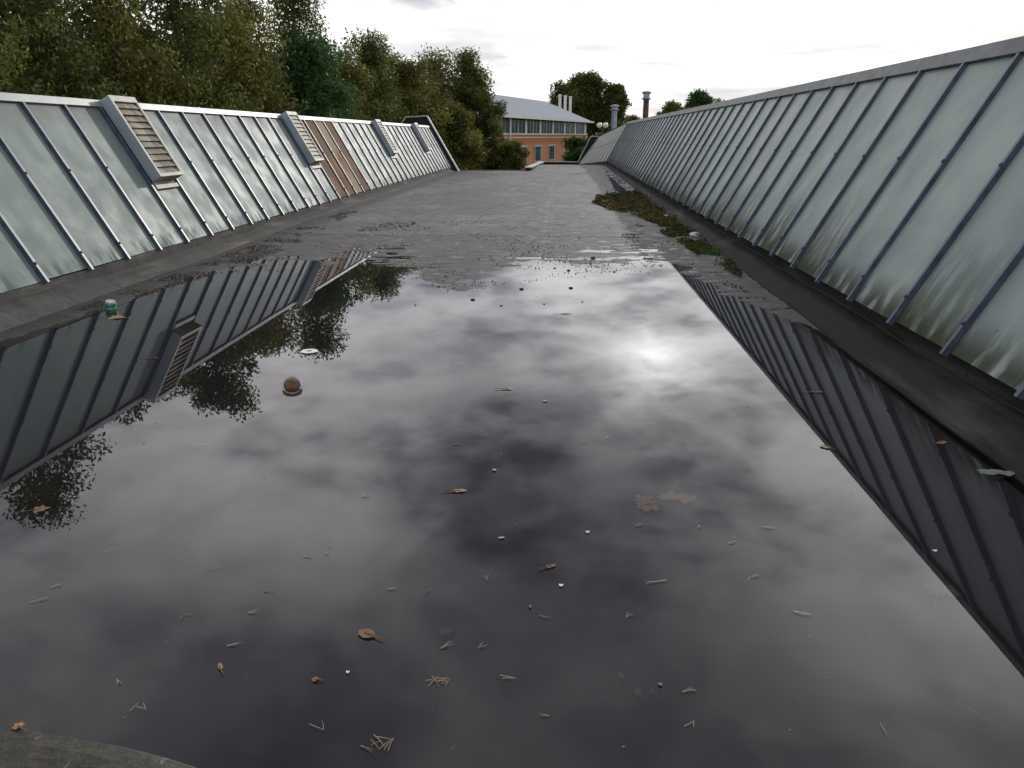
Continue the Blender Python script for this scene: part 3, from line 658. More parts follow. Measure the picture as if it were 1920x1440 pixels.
TR = [
 (-10.1,13.2,6.1,1.5,'tall olive tree at the left edge, its crown mirrored at the bottom left','leaf_a','bark',.075,10500,'oval'),
 (-12.6,11.6,5.0,1.5,'dark tree at the extreme left behind the pale glazing','leaf_a','bark',.085,9000,'oval'),
 (-10.0,15.6,4.5,1.6,'lower bushy tree just right of the left edge tree','leaf_a','bark',.09,12000,'oval'),
 (-9.7,17.8,4.8,1.6,'olive tree behind the nearest louvred vent','leaf_b','bark',.09,12000,'oval'),
 (-9.3,20.2,6.0,1.6,'tall dark tree right of the nearest louvred vent','leaf_a','bark',.09,14000,'oval'),
 (-9.3,22.8,5.0,1.7,'yellowish tree in the middle of the left row','leaf_b','bark',.095,13000,'oval'),
 (-9.4,25.2,6.1,1.6,'thin topped birch left of the bright green tree','leaf_b','bark_pale',.085,12000,'birch'),
 (-8.6,28.0,4.9,1.8,'bright green tree behind the second louvred vent','leaf_c','bark',.10,15000,'oval'),
 (-9.6,29.0,7.2,1.9,'tallest feathery birch of the left row, sky at its right','leaf_a','bark_pale',.095,15000,'birch'),
 (-8.7,31.6,4.6,2.0,'olive tree above the red brown boards','leaf_b','bark',.10,14000,'oval'),
 (-7.9,35.4,6.1,2.0,'tree with a ragged top right of the tallest birch','leaf_a','bark',.10,16000,'birch'),
 (-7.6,38.6,5.0,2.0,'yellow olive tree behind the third louvred vent','leaf_b','bark',.11,14000,'oval'),
 (-7.0,44.5,6.1,2.2,'wispy birch showing sky through it behind the dark gable plate','leaf_b','bark_pale',.11,13000,'birch'),
 (-5.1,46.0,6.3,2.1,'tall birch beside the grey roof of the brick building','leaf_a','bark_pale',.115,18000,'birch'),
 (-4.2,45.0,4.1,1.5,'drooping birch overlapping the left end of the brick building','leaf_a','bark',.11,15000,'oval'),
 (-5.6,42.0,3.2,1.9,'low dense olive tree right behind the dark gable plate','leaf_b','bark',.11,14000,'oval'),
 (-3.0,43.8,1.3,1.2,'small brown green shrub tree against the orange brick','leaf_b','bark',.10,8000,'oval'),
 (-7.6,41.5,4.1,2.0,'rounded olive tree between the yellow olive tree and the wispy birch','leaf_a','bark',.11,12000,'oval'),
 (-14.5,16.5,2.9,2.6,'dark tree in the back row behind the left edge gap','leaf_a','bark',.13,8000,'oval'),
 (-14.0,21,4.6,2.8,'shadowy back row tree behind the nearest vent','leaf_a','bark',.14,9000,'oval'),
 (-13.5,26,5.0,2.8,'back row tree seen between the trunks of the left row','leaf_a','bark',.14,9000,'oval'),
 (-13.0,31.5,5.0,2.8,'back row tree behind the tallest feathery birch','leaf_b','bark',.14,9000,'oval'),
 (-12.0,37,4.9,2.8,'back row tree behind the olive crowns above the boards','leaf_a','bark',.15,9000,'oval'),
 (-10.5,44,4.8,2.6,'back row tree left of the wispy birch','leaf_b','bark',.15,8000,'oval'),
]
for (x,y,top,rad,lb,mt,bk,ls,n,shp) in TR: tree(x,y,top,rad,lb,mt,bk,ls*.60,int(n*1.9),shape=shp,limbs=44)
tree(3.6,118,9.8,3.6,'big dark poplar like tree behind the hip of the office roof','leaf_a','bark',.17,36000,limbs=110,low=-1)
tree(0.6,121,8.4,3.0,'left shoulder of the dark trees behind the office roof flues','leaf_a','bark',.17,18000,limbs=60,low=0)
tree(7.3,116,8.4,2.0,'narrow dark tree at the right of the big poplar like tree','leaf_a','bark',.17,16000,limbs=60,low=0)
tree(1.45,60,1.25,1.65,'round green bush in front of the office windows','leaf_c','bark',.11,15000,low=-3.5)
tree(2.8,61,1.35,1.5,'right hand green bush behind the small gable plate','leaf_a','bark',.11,11000,low=-3)
for x, y, top, rad, lb in ((14.0,84,5.9,1.9,'tallest pale green tree showing above the right ridge'),(11.2,83,4.6,2.0,'low tree above the right ridge beside the rusty flue'),(17.0,88,4.8,2.0,'thin tree top low over the right ridge, farthest right of three'),(8.6,95,3.6,1.8,'small distant tree between the two flues'),(6.9,100,2.9,1.5,'tiny distant shrub tree at the bend of the ridge')):
    tree(x,y,top,rad,lb,'leaf_c' if x == 14 else 'leaf_b','bark',.11,15000,limbs=50,low=-1)
# red leaved undergrowth by the brick wall
tree(-.5,56,-.35,.9,'reddish shrub below the lower office windows','leaf_b','bark',.09,4000,low=-3.5)

# ------------------------------------------------------------------ litter: helpers
def leaf_outline(kind):
    if kind == 'maple':
        a = [(-90,.15),(-62,.62),(-35,.60),(-14,.95),(2,.72),(14,.70),(34,.98),(46,.95),(62,.68),(80,1.0),(92,1.15),(104,.98),(120,.66),(136,.95),(148,.98),(166,.68),(184,.74),(196,.95),(215,.58),(242,.6)]
    elif kind == 'lobed':
        a = [(-90,.3),(-50,.6),(-20,.85),(5,.55),(30,.9),(60,.7),(90,1.1),(120,.6),(155,.95),(180,.6),(205,.8),(235,.5)]
    else:
        a = [(-90,1.0),(-60,.62),(-30,.46),(0,.42),(30,.48),(60,.66),(90,1.05),(120,.66),(150,.46),(180,.42),(210,.48),(240,.62)]
    return [(math.cos(math.radians(t))*r, math.sin(math.radians(t))*r) for t, r in a]
def leafm(name, c1, c2): return simple(name, c1, c2, 40, .6, .4, .002)
LM = dict(tan=leafm('tan dead leaf', (.26,.14,.06), (.38,.24,.12)), brown=leafm('brown dead leaf', (.13,.065,.03), (.22,.12,.06)), orange=leafm('orange leaf', (.32,.13,.05), (.42,.2,.09)),
          green=leafm('green leaf', (.03,.09,.045), (.05,.13,.07)), pale=leafm('pale leaf', (.30,.27,.18), (.44,.40,.28)), dull=leafm('sunken leaf', (.10,.085,.055), (.16,.13,.09)))
def leaf(px, py, size, label, col='tan', kind='oval', z=.004, rot=None, squash=1.0, stem=True, group='leaves in the puddle'):
    c = G(px, py, z); t = thing('leaf', c, label, 'leaf', group); rt = random.uniform(0, 2*PI) if rot is None else math.radians(rot)
    pts = leaf_outline(kind); m = MB(); n = len(pts)
    def tr(x, y, h): x *= squash; return Vector((c.x+(x*math.cos(rt)-y*math.sin(rt))*size, c.y+(x*math.sin(rt)+y*math.cos(rt))*size, c.z+h))
    ctr = tr(0,0,.0015)
    for i in range(n):
        p, q = pts[i], pts[(i+1) % n]; hp, hq = size*.05*math.sin(i*1.9), size*.05*math.sin((i+1)%n*1.9)
        m.face([ctr, tr(p[0],p[1],hp+.001), tr(q[0],q[1],hq+.001)]); m.face([ctr-Vector((0,0,.001)), tr(q[0],q[1],hq), tr(p[0],p[1],hp)])
    m.build('blade', LM[col], t)
    if stem:
        m = MB(); m.tube([tr(0,.3,.002), tr(0,-1.0,.003), tr(.08,-1.75,.003)], .0016, 5); m.build('stalk', LM['brown'], t)
    return t
NM = simple('straw pine needle', (.36,.25,.13), (.50,.38,.22), 30, .5); NM2 = simple('pale pine needle', (.38,.36,.26), (.55,.52,.4), 30, .5); NM3 = simple('reddish pine needle', (.26,.13,.08), (.38,.2,.12), 30, .5)
def needles(px, py, segs, label, mt=None, z=.004, th=.0008):
    """segs: needle strokes given in centimetres round the spot"""
    c = G(px, py, z); t = thing('pine_needles', c, label, 'pine needles', 'pine needles floating in the puddle')
    for (x0,y0,x1,y1) in segs:
        m = MB(); a = c+Vector((x0*.01,y0*.01,0)); b = c+Vector((x1*.01,y1*.01,.002)); mid = a.lerp(b,.5)+Vector((random.uniform(-.002,.002), random.uniform(-.002,.002), .001))
        m.tube([a, mid, b], [th, th*.9, th*.4], 5); m.build('needle', mt or NM, t)

leaf(860,920,.036,'tan leaf floating near the middle of the puddle, pointing right','tan',rot=-80)
leaf(688,1188,.035,'brown leaf with its stalk to the right, below the middle left','brown',rot=60,squash=1.5)
leaf(950,729,.042,'thin pale leaf floating below the bright cloud, seen edge on','pale',rot=-85,squash=.7)
leaf(940,1008,.014,'small pale oval leaf left of the white specks','pale',rot=-70,stem=False)
leaf(927,881,.013,'tiny round pale leaf right of the tan floating leaf','pale',rot=30,squash=1.8,stem=False)
leaf(1031,1062,.026,'curled brown leaf between the two white specks','brown',rot=-60,squash=.8)
leaf(413,1250,.020,'folded tan leaf standing left of centre near the bottom','tan',rot=30,squash=.8)
leaf(592,1274,.013,'small orange leaf scrap left of the big needle cluster','orange',rot=80,kind='lobed')
leaf(203,1032,.034,'dull sunken leaf below the reflected tree at the left','dull',z=-.03,rot=-50)
leaf(402,1064,.030,'dark green sunken leaf left of centre','green',z=-.03,rot=-70)
leaf(1022,752,.018,'small pale leaf scrap right of the thin pale leaf','pale',kind='lobed',stem=False)
leaf(1197,1300,.022,'dark green sunken leaf, left one of the pair at the bottom','green',z=-.03,rot=10)
leaf(1225,1298,.018,'green leaf sliver beside the dark green sunken leaf','green',z=-.02,rot=20,squash=.8)
leaf(1237,1283,.009,'bright green leaf scrap above the green sliver','green',kind='lobed',stem=False)
leaf(994,1137,.010,'tiny green leaf near the centre bottom','green',rot=10,stem=False)
leaf(72,955,.042,'large orange brown leaf in the reflected tree at the left','brown',kind='lobed',rot=-60)
leaf(285,750,.05,'tan leaf over the reflection of the nearest vent, upper one','tan',z=-.01,rot=-80,squash=.6)
leaf(285,671,.05,'brown leaf scrap by the reflected vent box','brown',rot=-85,squash=.4)
leaf(215,595,.09,'tan leaf lying just behind the green can','tan',rot=-80,kind='lobed')
leaf(556,803,.04,'faint sunken leaf right of the reflected dark trees','dull',z=-.02,rot=-85)
leaf(378,833,.04,'faint tan leaf under the reflected treetops','tan',z=-.02,rot=-80,squash=.6)
leaf(1060,588,.06,'thin pale leaf near the shore in front of the bright water','pale',rot=-85,squash=.6)
leaf(1548,838,.03,'tan ring shaped leaf at the edge of the right reflection','pale',rot=50,squash=1.3)
leaf(1765,830,.04,'orange leaf lower in the right slope reflection','orange',rot=-60,squash=.8)
leaf(1530,735,.05,'pale brown leaf in the upper right slope reflection','brown',rot=-80,squash=.6)
leaf(1835,1340,.045,'green blade of leaf sunk at the bottom right','green',z=-.02,rot=35,squash=.35)
leaf(1165,1268,.02,'faint brown sunken leaf left of the green pair','dull',z=-.03,rot=20)
leaf(640,626,.08,'yellow leaf on the dark tree reflection left of the disc','pale',rot=-85,squash=.5)
leaf(35,1362,.018,'orange leaf resting on the felt kerb in the bottom left corner','orange',z=.05,rot=60,kind='lobed')
# sunken maple leaves sharing a twig
def twig():
    c = G(1245,940,-.025); t = thing('maple_twig', c, 'sunken twig with brown maple leaves right of centre', 'twig')
    for dx, dy, s, r in ((-.075,.005,.062,100),(-.075,-.045,.060,170),(.03,.025,.058,-20),(.085,.02,.055,-80)):
        pts = leaf_outline('maple'); m = MB(); rt = math.radians(r); k = len(pts); cc = c+Vector((dx,dy,0))
        tr = lambda x, y, h: Vector((cc.x+(x*math.cos(rt)-y*math.sin(rt))*s, cc.y+(x*math.sin(rt)+y*math.cos(rt))*s, cc.z+h+dx*.03))
        for i in range(k):
            p, q = pts[i], pts[(i+1) % k]; m.face([tr(0,0,.0), tr(p[0],p[1],.006+.006*math.sin(i*1.3)), tr(q[0],q[1],.006+.006*math.sin((i+1)%k*1.3))])
        m.build('leaf_blade', LM['tan'], t)
    m = MB(); m.tube([c+Vector((-.12,-.012,.008)), c+Vector((-.03,-.008,.009)), c+Vector((.10,.01,.008))], .0018, 5); m.build('stem', LM['brown'], t)
twig()
def stalk_leaf():
    c = G(1770,1110,-.02); t = thing('leaf', c, 'sunken grey leaf with a long stalk by the right slope reflection', 'leaf', 'leaves in the puddle')
    pts = leaf_outline('maple'); m = MB(); k = len(pts); s = .065
    for i in range(k):
        p, q = pts[i], pts[(i+1) % k]; m.face([c, c+Vector((p[0]*s,p[1]*s,.001)), c+Vector((q[0]*s,q[1]*s,.001))])
    m.build('blade', LM['dull'], t); m = MB(); m.tube([c+Vector((-.01,-.0,.003)), c+Vector((-.05,-.05,.004)), c+Vector((-.075,-.10,.004))], .0022, 5); m.build('stalk', LM['tan'], t)
stalk_leaf()
V = lambda a=0, L=3.2, sp=.5: [(0,0,L*math.cos(math.radians(a)+s), L*math.sin(math.radians(a)+s)) for s in (-sp/2, sp/2)]
ND = [
 (820,1278,[(-2.2,-2,0,2.4),(-1.9,2.4,1,-2.2),(-.8,1.6,3.6,1.3),(.2,0,3,1.6),(-.6,.6,2.6,.2),(2.6,-1.6,3.3,1.3),(-3.4,.2,-1,.4),(1.2,-.8,3.0,.4)],'large cross shaped cluster of pine needles at the bottom centre',NM),
 (715,1392,[(-3,1,0,-2.6),(-2.6,2.6,1.2,-1.5),(-1.5,2,3,1),(1.2,-2.4,2.8,1.6),(2.3,-2.8,2.9,1.8),(-2.4,-1,-.4,.2),(0,-2.4,2.4,1)],'large zigzag cluster of pine needles at the bottom edge',NM),
 (688,1402,[(-2,.6,2,-.6),(-1.6,.8,2,-1.8)],'two dim needles left of the bottom zigzag cluster',NM3),
 (836,1210,[(-1.6,-1.6,1.8,2),(-1.6,-1.6,2.4,.6),(-1.4,-1.4,1,2.2)],'fan of pine needles just below the sunken round disc',NM),
 (905,1212,[(-1.4,-1,0,2),(-.8,-.4,1.6,.8)],'small forked needles right of the fan by the disc',NM),
 (975,1340-3,V(178,3,.35),'needle pair far below the lower white speck, left one',NM) if False else (1030,1342,V(178,3,.4),'needle pair alone at the bottom right of the zigzag cluster',NM),
 (595,1362,[(-2.4,.8,2,-1.2),(2,-1.2,.6,2.2)],'bold V of needles left of the bottom zigzag cluster',NM),
 (262,1325,[(-2,-1.6,-1,1.4),(.2,1.6,2.6,-1.4),(-.8,.0,2,-.8)],'arrow shaped needles at the lower left',NM2),
 (221,1279,[(-1,1.2,.6,-1.4),(-1,1.2,1.4,-.6)],'small V of needles above the arrow shaped ones at the left',NM),
 (440,1208,[(-2.2,-.6,2,1),(-2.0,-.9,1,.2)],'pale needle pair above the folded tan leaf',NM2),
 (568,1042,V(0,3.4,.25),'straight needle pair left of centre',NM),(612,1038,[(-.8,-.3,1,.7),(-.4,-.2,1,.4)],'short needle pair right of the straight pair',NM),
 (503,1107,[(-1.8,0,1.8,.1),(-1.6,-.3,1.4,-.1)],'reddish needle lying level left of centre',NM3),
 (678,929,V(2,3.4,.2),'thin pale needle pair left of the tan floating leaf',NM2),
 (737,1104,[(-1.8,-.2,1.2,1),(-1.8,-.2,1.4,-.2)],'needle V above the brown leaf with a stalk',NM),
 (804,1108,[(-1.2,-1.4,.6,1.8),(-.6,-1.2,1.2,1.4)],'reddish upright needles above the sunken disc',NM3),
 (912,1084,[(-1.2,1.6,.3,-1.6),(.5,2,.3,-1.6)],'dark upright needle V below the small pale oval leaf',NM),
 (1023,1157,[(-2.4,1,2,-.8),(-1,.2,1.8,-.2)],'thin dark needles under the lower white speck',NM3),
 (1230,1091,[(-3.6,-1.4,0,.2),(-3.2,0,1,.2),(-1,-.2,4,1.6),(.5,.4,4,1)],'long spread needles right of the lower white speck',NM2),
 (1180,1153,[(-1.2,-1.6,-.4,1.6),(-1.2,-1.6,.6,.8),(-.6,-.4,1.8,.5)],'three pronged needles right of the centre bottom',NM),
 (1198,984,[(-1.8,-1.2,.6,1.4),(-1,-1,1.6,1),(-.2,-.6,1.4,.2)],'needle tuft directly under the maple twig',NM),
 (1415,1082,[(-2.6,-2.4,-1.6,.4),(-1.6,.4,1.8,1.8),(-1,.2,2.2,1.2)],'bent pale needles right of the long spread needles',NM2),
 (1505,1150,[(-3,1.2,2,-.4),(-2.4,1,0,-1),(-.6,-.2,3,-.6)],'pale needle pair left of the dark right patch',NM2),
 (1443,989,[(-2.6,1.4,-2,-.8),(-2.4,.6,2.4,0),(-2,-.8,2.4,.2)],'bright flat needles right of the maple twig',NM2),
 (1375,1016,[(-2.2,-1.2,1.8,1.4),(-1.6,-1,1.2,.4)],'slanting needles below the bright flat needles',NM),
 (1311,988,[(-.8,-.8,.2,1.2),(.2,1.2,.8,-1)],'tiny upturned needle V below the maple twig right end',NM2),
 (1292,1294,[(-2,-.8,1,1),(-1.8,-.8,2,.1),(0,.4,2,-.4)],'needles right of the bright green scrap',NM),
 (1295,1357,[(-1.8,-1.0,1,1),(1,1,.6,-1.6)],'hooked needles at the bottom right of centre',NM2),
 (1657,1368,[(0,2.6,.1,-2.2)],'single upright needle at the bottom right',NM),
 (86,1122,[(-4,-2.6,1.0,1.0),(-2,-1,.6,.6)],'long grey needles at the left edge',NM2),(107,1098,[(-1.6,-1.6,1,2),(0,0,1.4,.6)],'short grey needle fork above the long ones at the left edge',NM2),
 (342,1155,[(0,-2,0,.8),(0,1,3.4,1.2)],'faint right angle of needles at the left',NM3),
 (475,1147,[(-1.6,-.6,1.4,1.2),(-1.6,-.6,1.4,-.6)],'grey needle V left of the dark patch',NM2),
 (1138,820,[(-1,-1.6,.8,2),(-.2,-1,1.2,1.6)],'bright upright needles above the maple twig to the left',NM2),
 (1098,828,[(-2,-1.5,1,0),(-2,.4,2,.6)],'thin tan needles below the bright cloud',NM),
 (858,832,[(-3,-1,1.6,.6),(-2,-.2,2,.7)],'slanting needle pair in the upper middle of the puddle',NM),
 (1150,738,V(4,6,.1),'long pale needle by the bright cloud reflection',NM2),
 (955,1271,[(-2.8,1,2,-.3),(-2,-.3,2,-.3)],'faint green grey needles right of the large cross cluster',NM2),
 (1330,1303-20,[(0,0,.1,.1)],'x',NM) if False else None,
]
for q in ND:
    if q: needles(q[0], q[1], q[2], q[3], q[4])
def speck(px, py, label, r=.006):
    c = G(px, py, .003); m = MB()
    for s in (-1, 1): m.hexa([c+Vector((s*.0,-r,0)),c+Vector((s*r,-r*.5,0)),c+Vector((s*r*1.2,r,0)),c+Vector((s*.3*r,r,0))], [c+Vector((0,-r,.003)),c+Vector((s*r,-r*.5,.004)),c+Vector((s*r*1.2,r,.004)),c+Vector((s*.3*r,r,.003))])
    tag(m.build('petal', simple('white petal', (.75,.76,.78), (.9,.9,.9), 9, .5)), label, 'petal', 'white petals in the puddle')
speck(1102,998,'white V shaped petal floating below the maple twig'); speck(1052,1098,'small white petal floating alone near the centre bottom')
speck(652,1261,'faint bluish petal pair left of the large needle cluster',.004); speck(1753,1033,'white petal in the reflection of the right slope',.006)

# floating rubbish
def can():
    c = G(208,580,0); t = thing('drinks_can', c, 'green and white drinks can floating upright by the left kerb', 'can')
    g = Mat('green printed can'); x = g.xyz(); b = g.mr(g.math('SINE', g.math('MULTIPLY', x[2], 120)), .2, .5); n = g.noise(30); g.set(Base_Color=g.mix(b, (.03,.20,.11), g.mix(g.mr(n,.45,.55), (.05,.26,.16), (.35,.5,.42))), Roughness=.35)
    ax = (.2,-.15,1); m = MB(); m.lathe(c, [(.035,-.03),(.048,-.015),(.050,.055),(.040,.075)], 20, ax); m.build('can_body', g.m, t, True)
    m = MB(); m.lathe(c, [(.0405,.0752),(.041,.082),(.037,.082),(.036,.077),(0,.077)], 20, ax); m.build('rim', M['coping'], t)
can()
def disc():
    c = G(580,659,.004); t = thing('white_disc', c, 'flat white disc with a small hole floating on the dark tree reflection', 'disc')
    m = MB(); m.lathe(c, [(.010,.0),(.058,.0),(.060,.003),(.058,.005),(.010,.005),(.010,0)], 36); m.build('plate', simple('white plastic', (.72,.74,.72), (.85,.86,.84), 9, .35), t)
    m = MB(); m.lathe(c+Vector((0,0,.0055)), [(.0105,0),(.019,0),(.019,.001),(.0105,.001)], 24); m.build('hub_ring', M['flash_l'], t)
disc()
def ball():
    c = G(548,727,.0); t = thing('plastic_cup', c, 'clear round cup half sunk and holding brown leaves, left of the sky reflection', 'cup')
    g = Mat('cloudy clear plastic'); g.set(Base_Color=(.75,.72,.66), Roughness=.15); g.b.inputs['Transmission Weight'].default_value = .75; g.b.inputs['IOR'].default_value = 1.2
    ax = (.25,-.75,.75); r = .055
    m = MB(); m.lathe(c+Vector((0,0,.01)), [(r*.55,-.05),(r*.85,-.03),(r,.0),(r*1.03,.018),(r*.97,.018),(r*.9,.0)], 24, ax); m.build('cup_wall', g.m, t, True)
    m = MB(); q = Vector(ax).normalized()
    m.lathe(c+Vector((0,0,.01))+q*.012, [(r*1.02,-.004),(r*1.13,.003),(r*1.06,.010),(r*.93,.004)], 28, ax); m.build('rim', M['coping'], t, True)
    m = MB(); m.lathe(c+Vector((0,0,.01)), [(r*.88,.0),(r*.6,.008),(r*.3,-.004),(0,.006)], 9, ax); m.build('leaf_filling', LM['brown'], t)
ball()
def sunk_disc():
    c = G(835,1183,-.02); g = simple('algae covered lid', (.045,.045,.04), (.14,.12,.09), 70, .6); t = thing('sunken_lid', c, 'dim round lid lying under water left of centre', 'lid')
    m = MB(); m.lathe(c, [(0,.0),(.022,.001),(.024,.005),(.026,.001),(.0275,-.004)], 28); m.build('lid_plate', g, t)
sunk_disc()
def film():
    c = G(1868,885,.004); g = Mat('clear wet plastic'); n = g.noise(40); g.set(Base_Color=(.6,.66,.63), Roughness=.15, Normal=g.bump(n, .8, .01)); g.b.inputs['Transmission Weight'].default_value = .7; g.b.inputs['IOR'].default_value = 1.25
    m = MB(); nx, ny = 16, 8; q = {}
    for i in range(nx):
        for j in range(ny):
            h = .009*float(fbm(np.array([i*.45+3]), np.array([j*.6]), 3)[0])
            w = 1-.45*abs(i/(nx-1)-.5)*2; q[i,j] = c+Vector(((i/(nx-1)-.5)*.17+h, (j/(ny-1)-.5)*.055*w-.02*(i/nx)+h*1.4, h+.002))
    for i in range(nx-1):
        for j in range(ny-1): m.face([q[i,j], q[i+1,j], q[i+1,j+1], q[i,j+1]])
    tag(m.build('plastic_film', g.m, None, True), 'crumpled scrap of clear plastic film floating by the dark right kerb', 'plastic film')
film()
def stone(px, py, r, label, mat, z=.03, name='stone', cat='stone', grp=None, flat=.7):
    c = G(px, py, z); m = MB(); rr = random.Random(px*7+py); N1, N2 = 7, 10; 
    m.v = []; R_ = {}
    for i in range(N1+1):
        for k in range(N2):
            a = PI*i/N1; b = 2*PI*k/N2; q = r*(1+rr.uniform(-.18,.18)) if 0 < i < N1 else r
            m.v.append((c.x+q*math.sin(a)*math.cos(b), c.y+q*math.sin(a)*math.sin(b), c.z+q*math.cos(a)*flat))
    for i in range(N1):
        for k in range(N2): m.f.append((i*N2+k, (i+1)*N2+k, (i+1)*N2+(k+1)%N2, i*N2+(k+1)%N2)); m.uv += [(0,0)]*4
    return tag(m.build(name, mat), label, cat, grp)
wst = simple('chalky white stone', (.42,.43,.44), (.68,.68,.66), 12, .6, .4, .01)
stone(1302,442,.085,'white stone on the moss beside the right slope',wst)
stone(1249,405,.04,'small white lump on the moss mat',wst)
dk = simple('sodden black moss', (.012,.012,.010), (.035,.032,.02), 40, .8, .8, .01)
for i, (x, y, r, lb) in enumerate([(1112,484,.045,'largest black moss lump at the shore edge, upper'),(1070,540,.03,'black moss lump standing in the shallow water below the seam'),(1066,507,.028,'dark moss lump on the shore left of the largest'),(1040,503,.02,'flat dark lump at the end of the seam'),(1152,510,.018,'small dark lump in the bright shallows right of the others'),(978,542,.03,'flat moss scrap on the shore left of the seam'),(887,562,.03,'flat dark moss scrap on the silt tongue'),(779,572,.012,'tiny dark lump left in the open water'),(940,573,.015,'tiny lump in open water left of centre'),(1092,566,.012,'tiny black moss crumb right of the end of the seam'),(1020,570,.012,'moss crumb below the seam end'),(1176,490,.018,'dark moss lump at the right of the shore')]):
    stone(x, y, r*.78, lb, dk, z=.002, name='moss_lump', cat='moss lump', grp='black moss lumps along the shore', flat=.5)

# ------------------------------------------------------------------ moss mat and drift of litter (uncountable)
def inpoly(x, y, poly):
    r = np.zeros(len(x), bool); j = len(poly)-1
    for i in range(len(poly)):
        xi, yi = poly[i]; xj, yj = poly[j]; r ^= ((yi > y) != (yj > y)) & (x < (xj-xi)*(y-yi)/(yj-yi+1e-12)+xi); j = i
    return r
def drift(name, label, poly, n, size, cols, hgt, thr=-.1, fs=2.0):
    P_ = np.array(poly); x = rng.uniform(P_[:,0].min(), P_[:,0].max(), n*4); y = rng.uniform(P_[:,1].min(), P_[:,1].max(), n*4)
    k = inpoly(x, y, poly) & (fbm(x*fs, y*fs*.7, 3) > thr+rng.normal(0,.06,len(x))); x = x[k][:n]; y = y[k][:n]
    h = np.clip(fbm(x*7+7, y*5, 3)+.25, 0, 1)*hgt+.004
    z = np.maximum(deck_z(x, y), -.002)+rng.random(len(x))**.5*h
    nr = rng.normal(size=(len(x),3)); nr[:,2] += .5; nr /= np.linalg.norm(nr,axis=1)[:,None]
    tint = fbm(x*1.7+3, y*1.2+5, 3)*.45+.5+rng.normal(0,.18,len(x))
    o = leaves(name, leaf_mat(name+' tones', cols, .1), np.stack([x,y,z],-1), nr, size*rng.uniform(.5,1.4,len(x)), tint, None)
    tag(o, label, 'moss' if 'moss' in name else 'litter', kind='stuff'); return o
MC = [(.02,.016,.010), (.07,.085,.018), (.04,.055,.014), (.17,.10,.03), (.12,.13,.03)]
drift('moss', 'thick green and orange moss mat on the deck beside the right slope', [(.72,18.3),(.95,19.8),(1.7,21.6),(2.12,22.5),(2.12,14.6),(1.85,14.2),(1.45,15.6),(1.0,16.6)], 17000, .024, MC, .15, -.5)
drift('moss', 'ragged strip of moss along the foot of the right slope', [(1.55,13.6),(2.12,15),(2.12,9.4),(2.02,8.7),(1.85,9.8),(1.75,11.4)], 8000, .020, MC, .09, -.05)
drift('moss', 'bright grass green tuft of moss just below the white stone', [(1.88,10.5),(1.98,11.6),(2.10,11.6),(2.10,10.3)], 2600, .014, [(.02,.05,.01),(.05,.14,.015),(.08,.2,.02)], .06, -.9)
drift('litter', 'dark crumbs scattered along the foot of the right slope', [(1.5,24),(2.12,40),(2.12,14),(1.2,12.2),(1.2,9.8),(2.02,7.4),(1.7,9),(1.1,9.6),(.9,12),(1.5,15)], 4500, .014, [(.012,.010,.010),(.04,.03,.025),(.10,.05,.03)], .012, .12, 3.0)
drift('litter', 'brown leaf litter drifted against the foot of the left slope', [(-4.34,5.6),(-4.34,17),(-4.15,17),(-3.75,10.6),(-3.95,8.3),(-4.2,6.4)], 6000, .008, [(.02,.017,.014), (.04,.03,.022), (.08,.05,.03), (.14,.10,.055)], .012, .02, 4.0)
drift('litter', 'dark crumbs and leaf scraps scattered over the wet shore', [(-3.9,8.6),(-3.2,14.5),(2.0,13.5),(1.6,9.2),(-.2,8.4),(-1.1,7.6),(-2.3,9.2)], 2200, .011, [(.012,.010,.010),(.03,.024,.02),(.09,.05,.03)], .006, .12, 2.6)
drift('litter', 'rust coloured scraps on the deck in front of the brown boards', [(-3.35,12.6),(-3.2,13.6),(-2.6,14.4),(-2.5,13.5),(-3.0,12.6)], 260, .016, [(.05,.03,.02),(.13,.075,.05)], .006, -.1, 3)
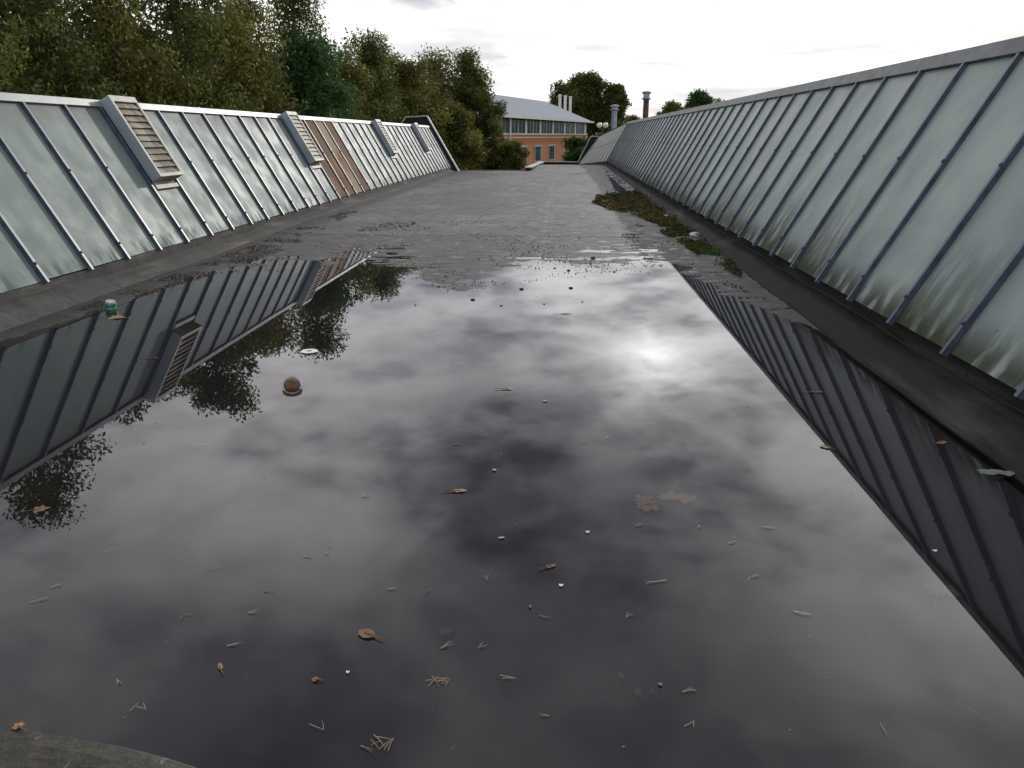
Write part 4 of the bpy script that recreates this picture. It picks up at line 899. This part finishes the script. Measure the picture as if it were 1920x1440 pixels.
def specks():
    n = 520; x = rng.uniform(-4.1, 2.0, n); y = 1.0+rng.random(n)**1.3*7.5; k = y < shore(x)-.1; x = x[k]; y = y[k]
    z = np.where(rng.random(len(x)) < .5, .002, -.02); nr = np.tile([0,0,1.],(len(x),1))+rng.normal(0,.1,(len(x),3)); nr /= np.linalg.norm(nr,axis=1)[:,None]
    tag(leaves('floating_specks', leaf_mat('speck tones', [(.10,.08,.05),(.22,.17,.11),(.30,.29,.24)], .1), np.stack([x,y,z],-1), nr, .0042*rng.uniform(.5,1.6,len(x))*(.6+y*.12), rng.random(len(x)), None), 'fine pale specks scattered over the puddle', 'specks', kind='stuff')
specks()

# felt covered kerb poking out at the bottom left corner
def corner():
    m = MB(); rows = []; xs = np.linspace(-3.2, -.55, 70)
    for x in xs:
        f = np.clip((x+1.1)/.6, 0, 1); top = .055-.085*f**1.3; yc = 1.62-.13*np.clip((x+1.4)/.8, 0, 1.3)
        row = [(x, yc+.0+fbm(np.array([x*9]), np.array([3.]), 3)[0]*.01, top-.10)]
        for a, h in ((-.02,-.04),(-.05,-.008),(-.10,0),(-.35,.004),(-.8,-.002),(-1.2,-.1)):
            row.append((x, yc+a, top+h+.006*fbm(np.array([x*6+a*4]), np.array([a*9+5]), 3)[0]))
        rows.append(row)
    for i in range(len(rows)-1):
        for j in range(len(rows[0])-1): m.face([rows[i][j], rows[i][j+1], rows[i+1][j+1], rows[i+1][j]])
    a = Mat('mossy mineral felt'); n = a.noise(25, det=6, rough=.7); n2 = a.noise(1, sc=(9,45,9), det=4); w = a.mr(a.noise(1, sc=(30,9,9), loc=(2,2,2), det=3), .64, .68)
    c = a.mix(a.mr(n,.35,.65), (.018,.018,.016), (.05,.045,.035)); c = a.mix(a.mr(n2,.55,.7,0,.6), c, (.09,.06,.04)); c = a.mix(a.math('MULTIPLY', w, .5), c, (.2,.21,.21))
    a.set(Base_Color=c, Roughness=.6, Normal=a.bump(n, .9, .01))
    o = m.build('felt_kerb', a.m, None, True); tag(o, 'dark felt covered kerb poking out of the water in the bottom left corner', 'kerb')
corner()
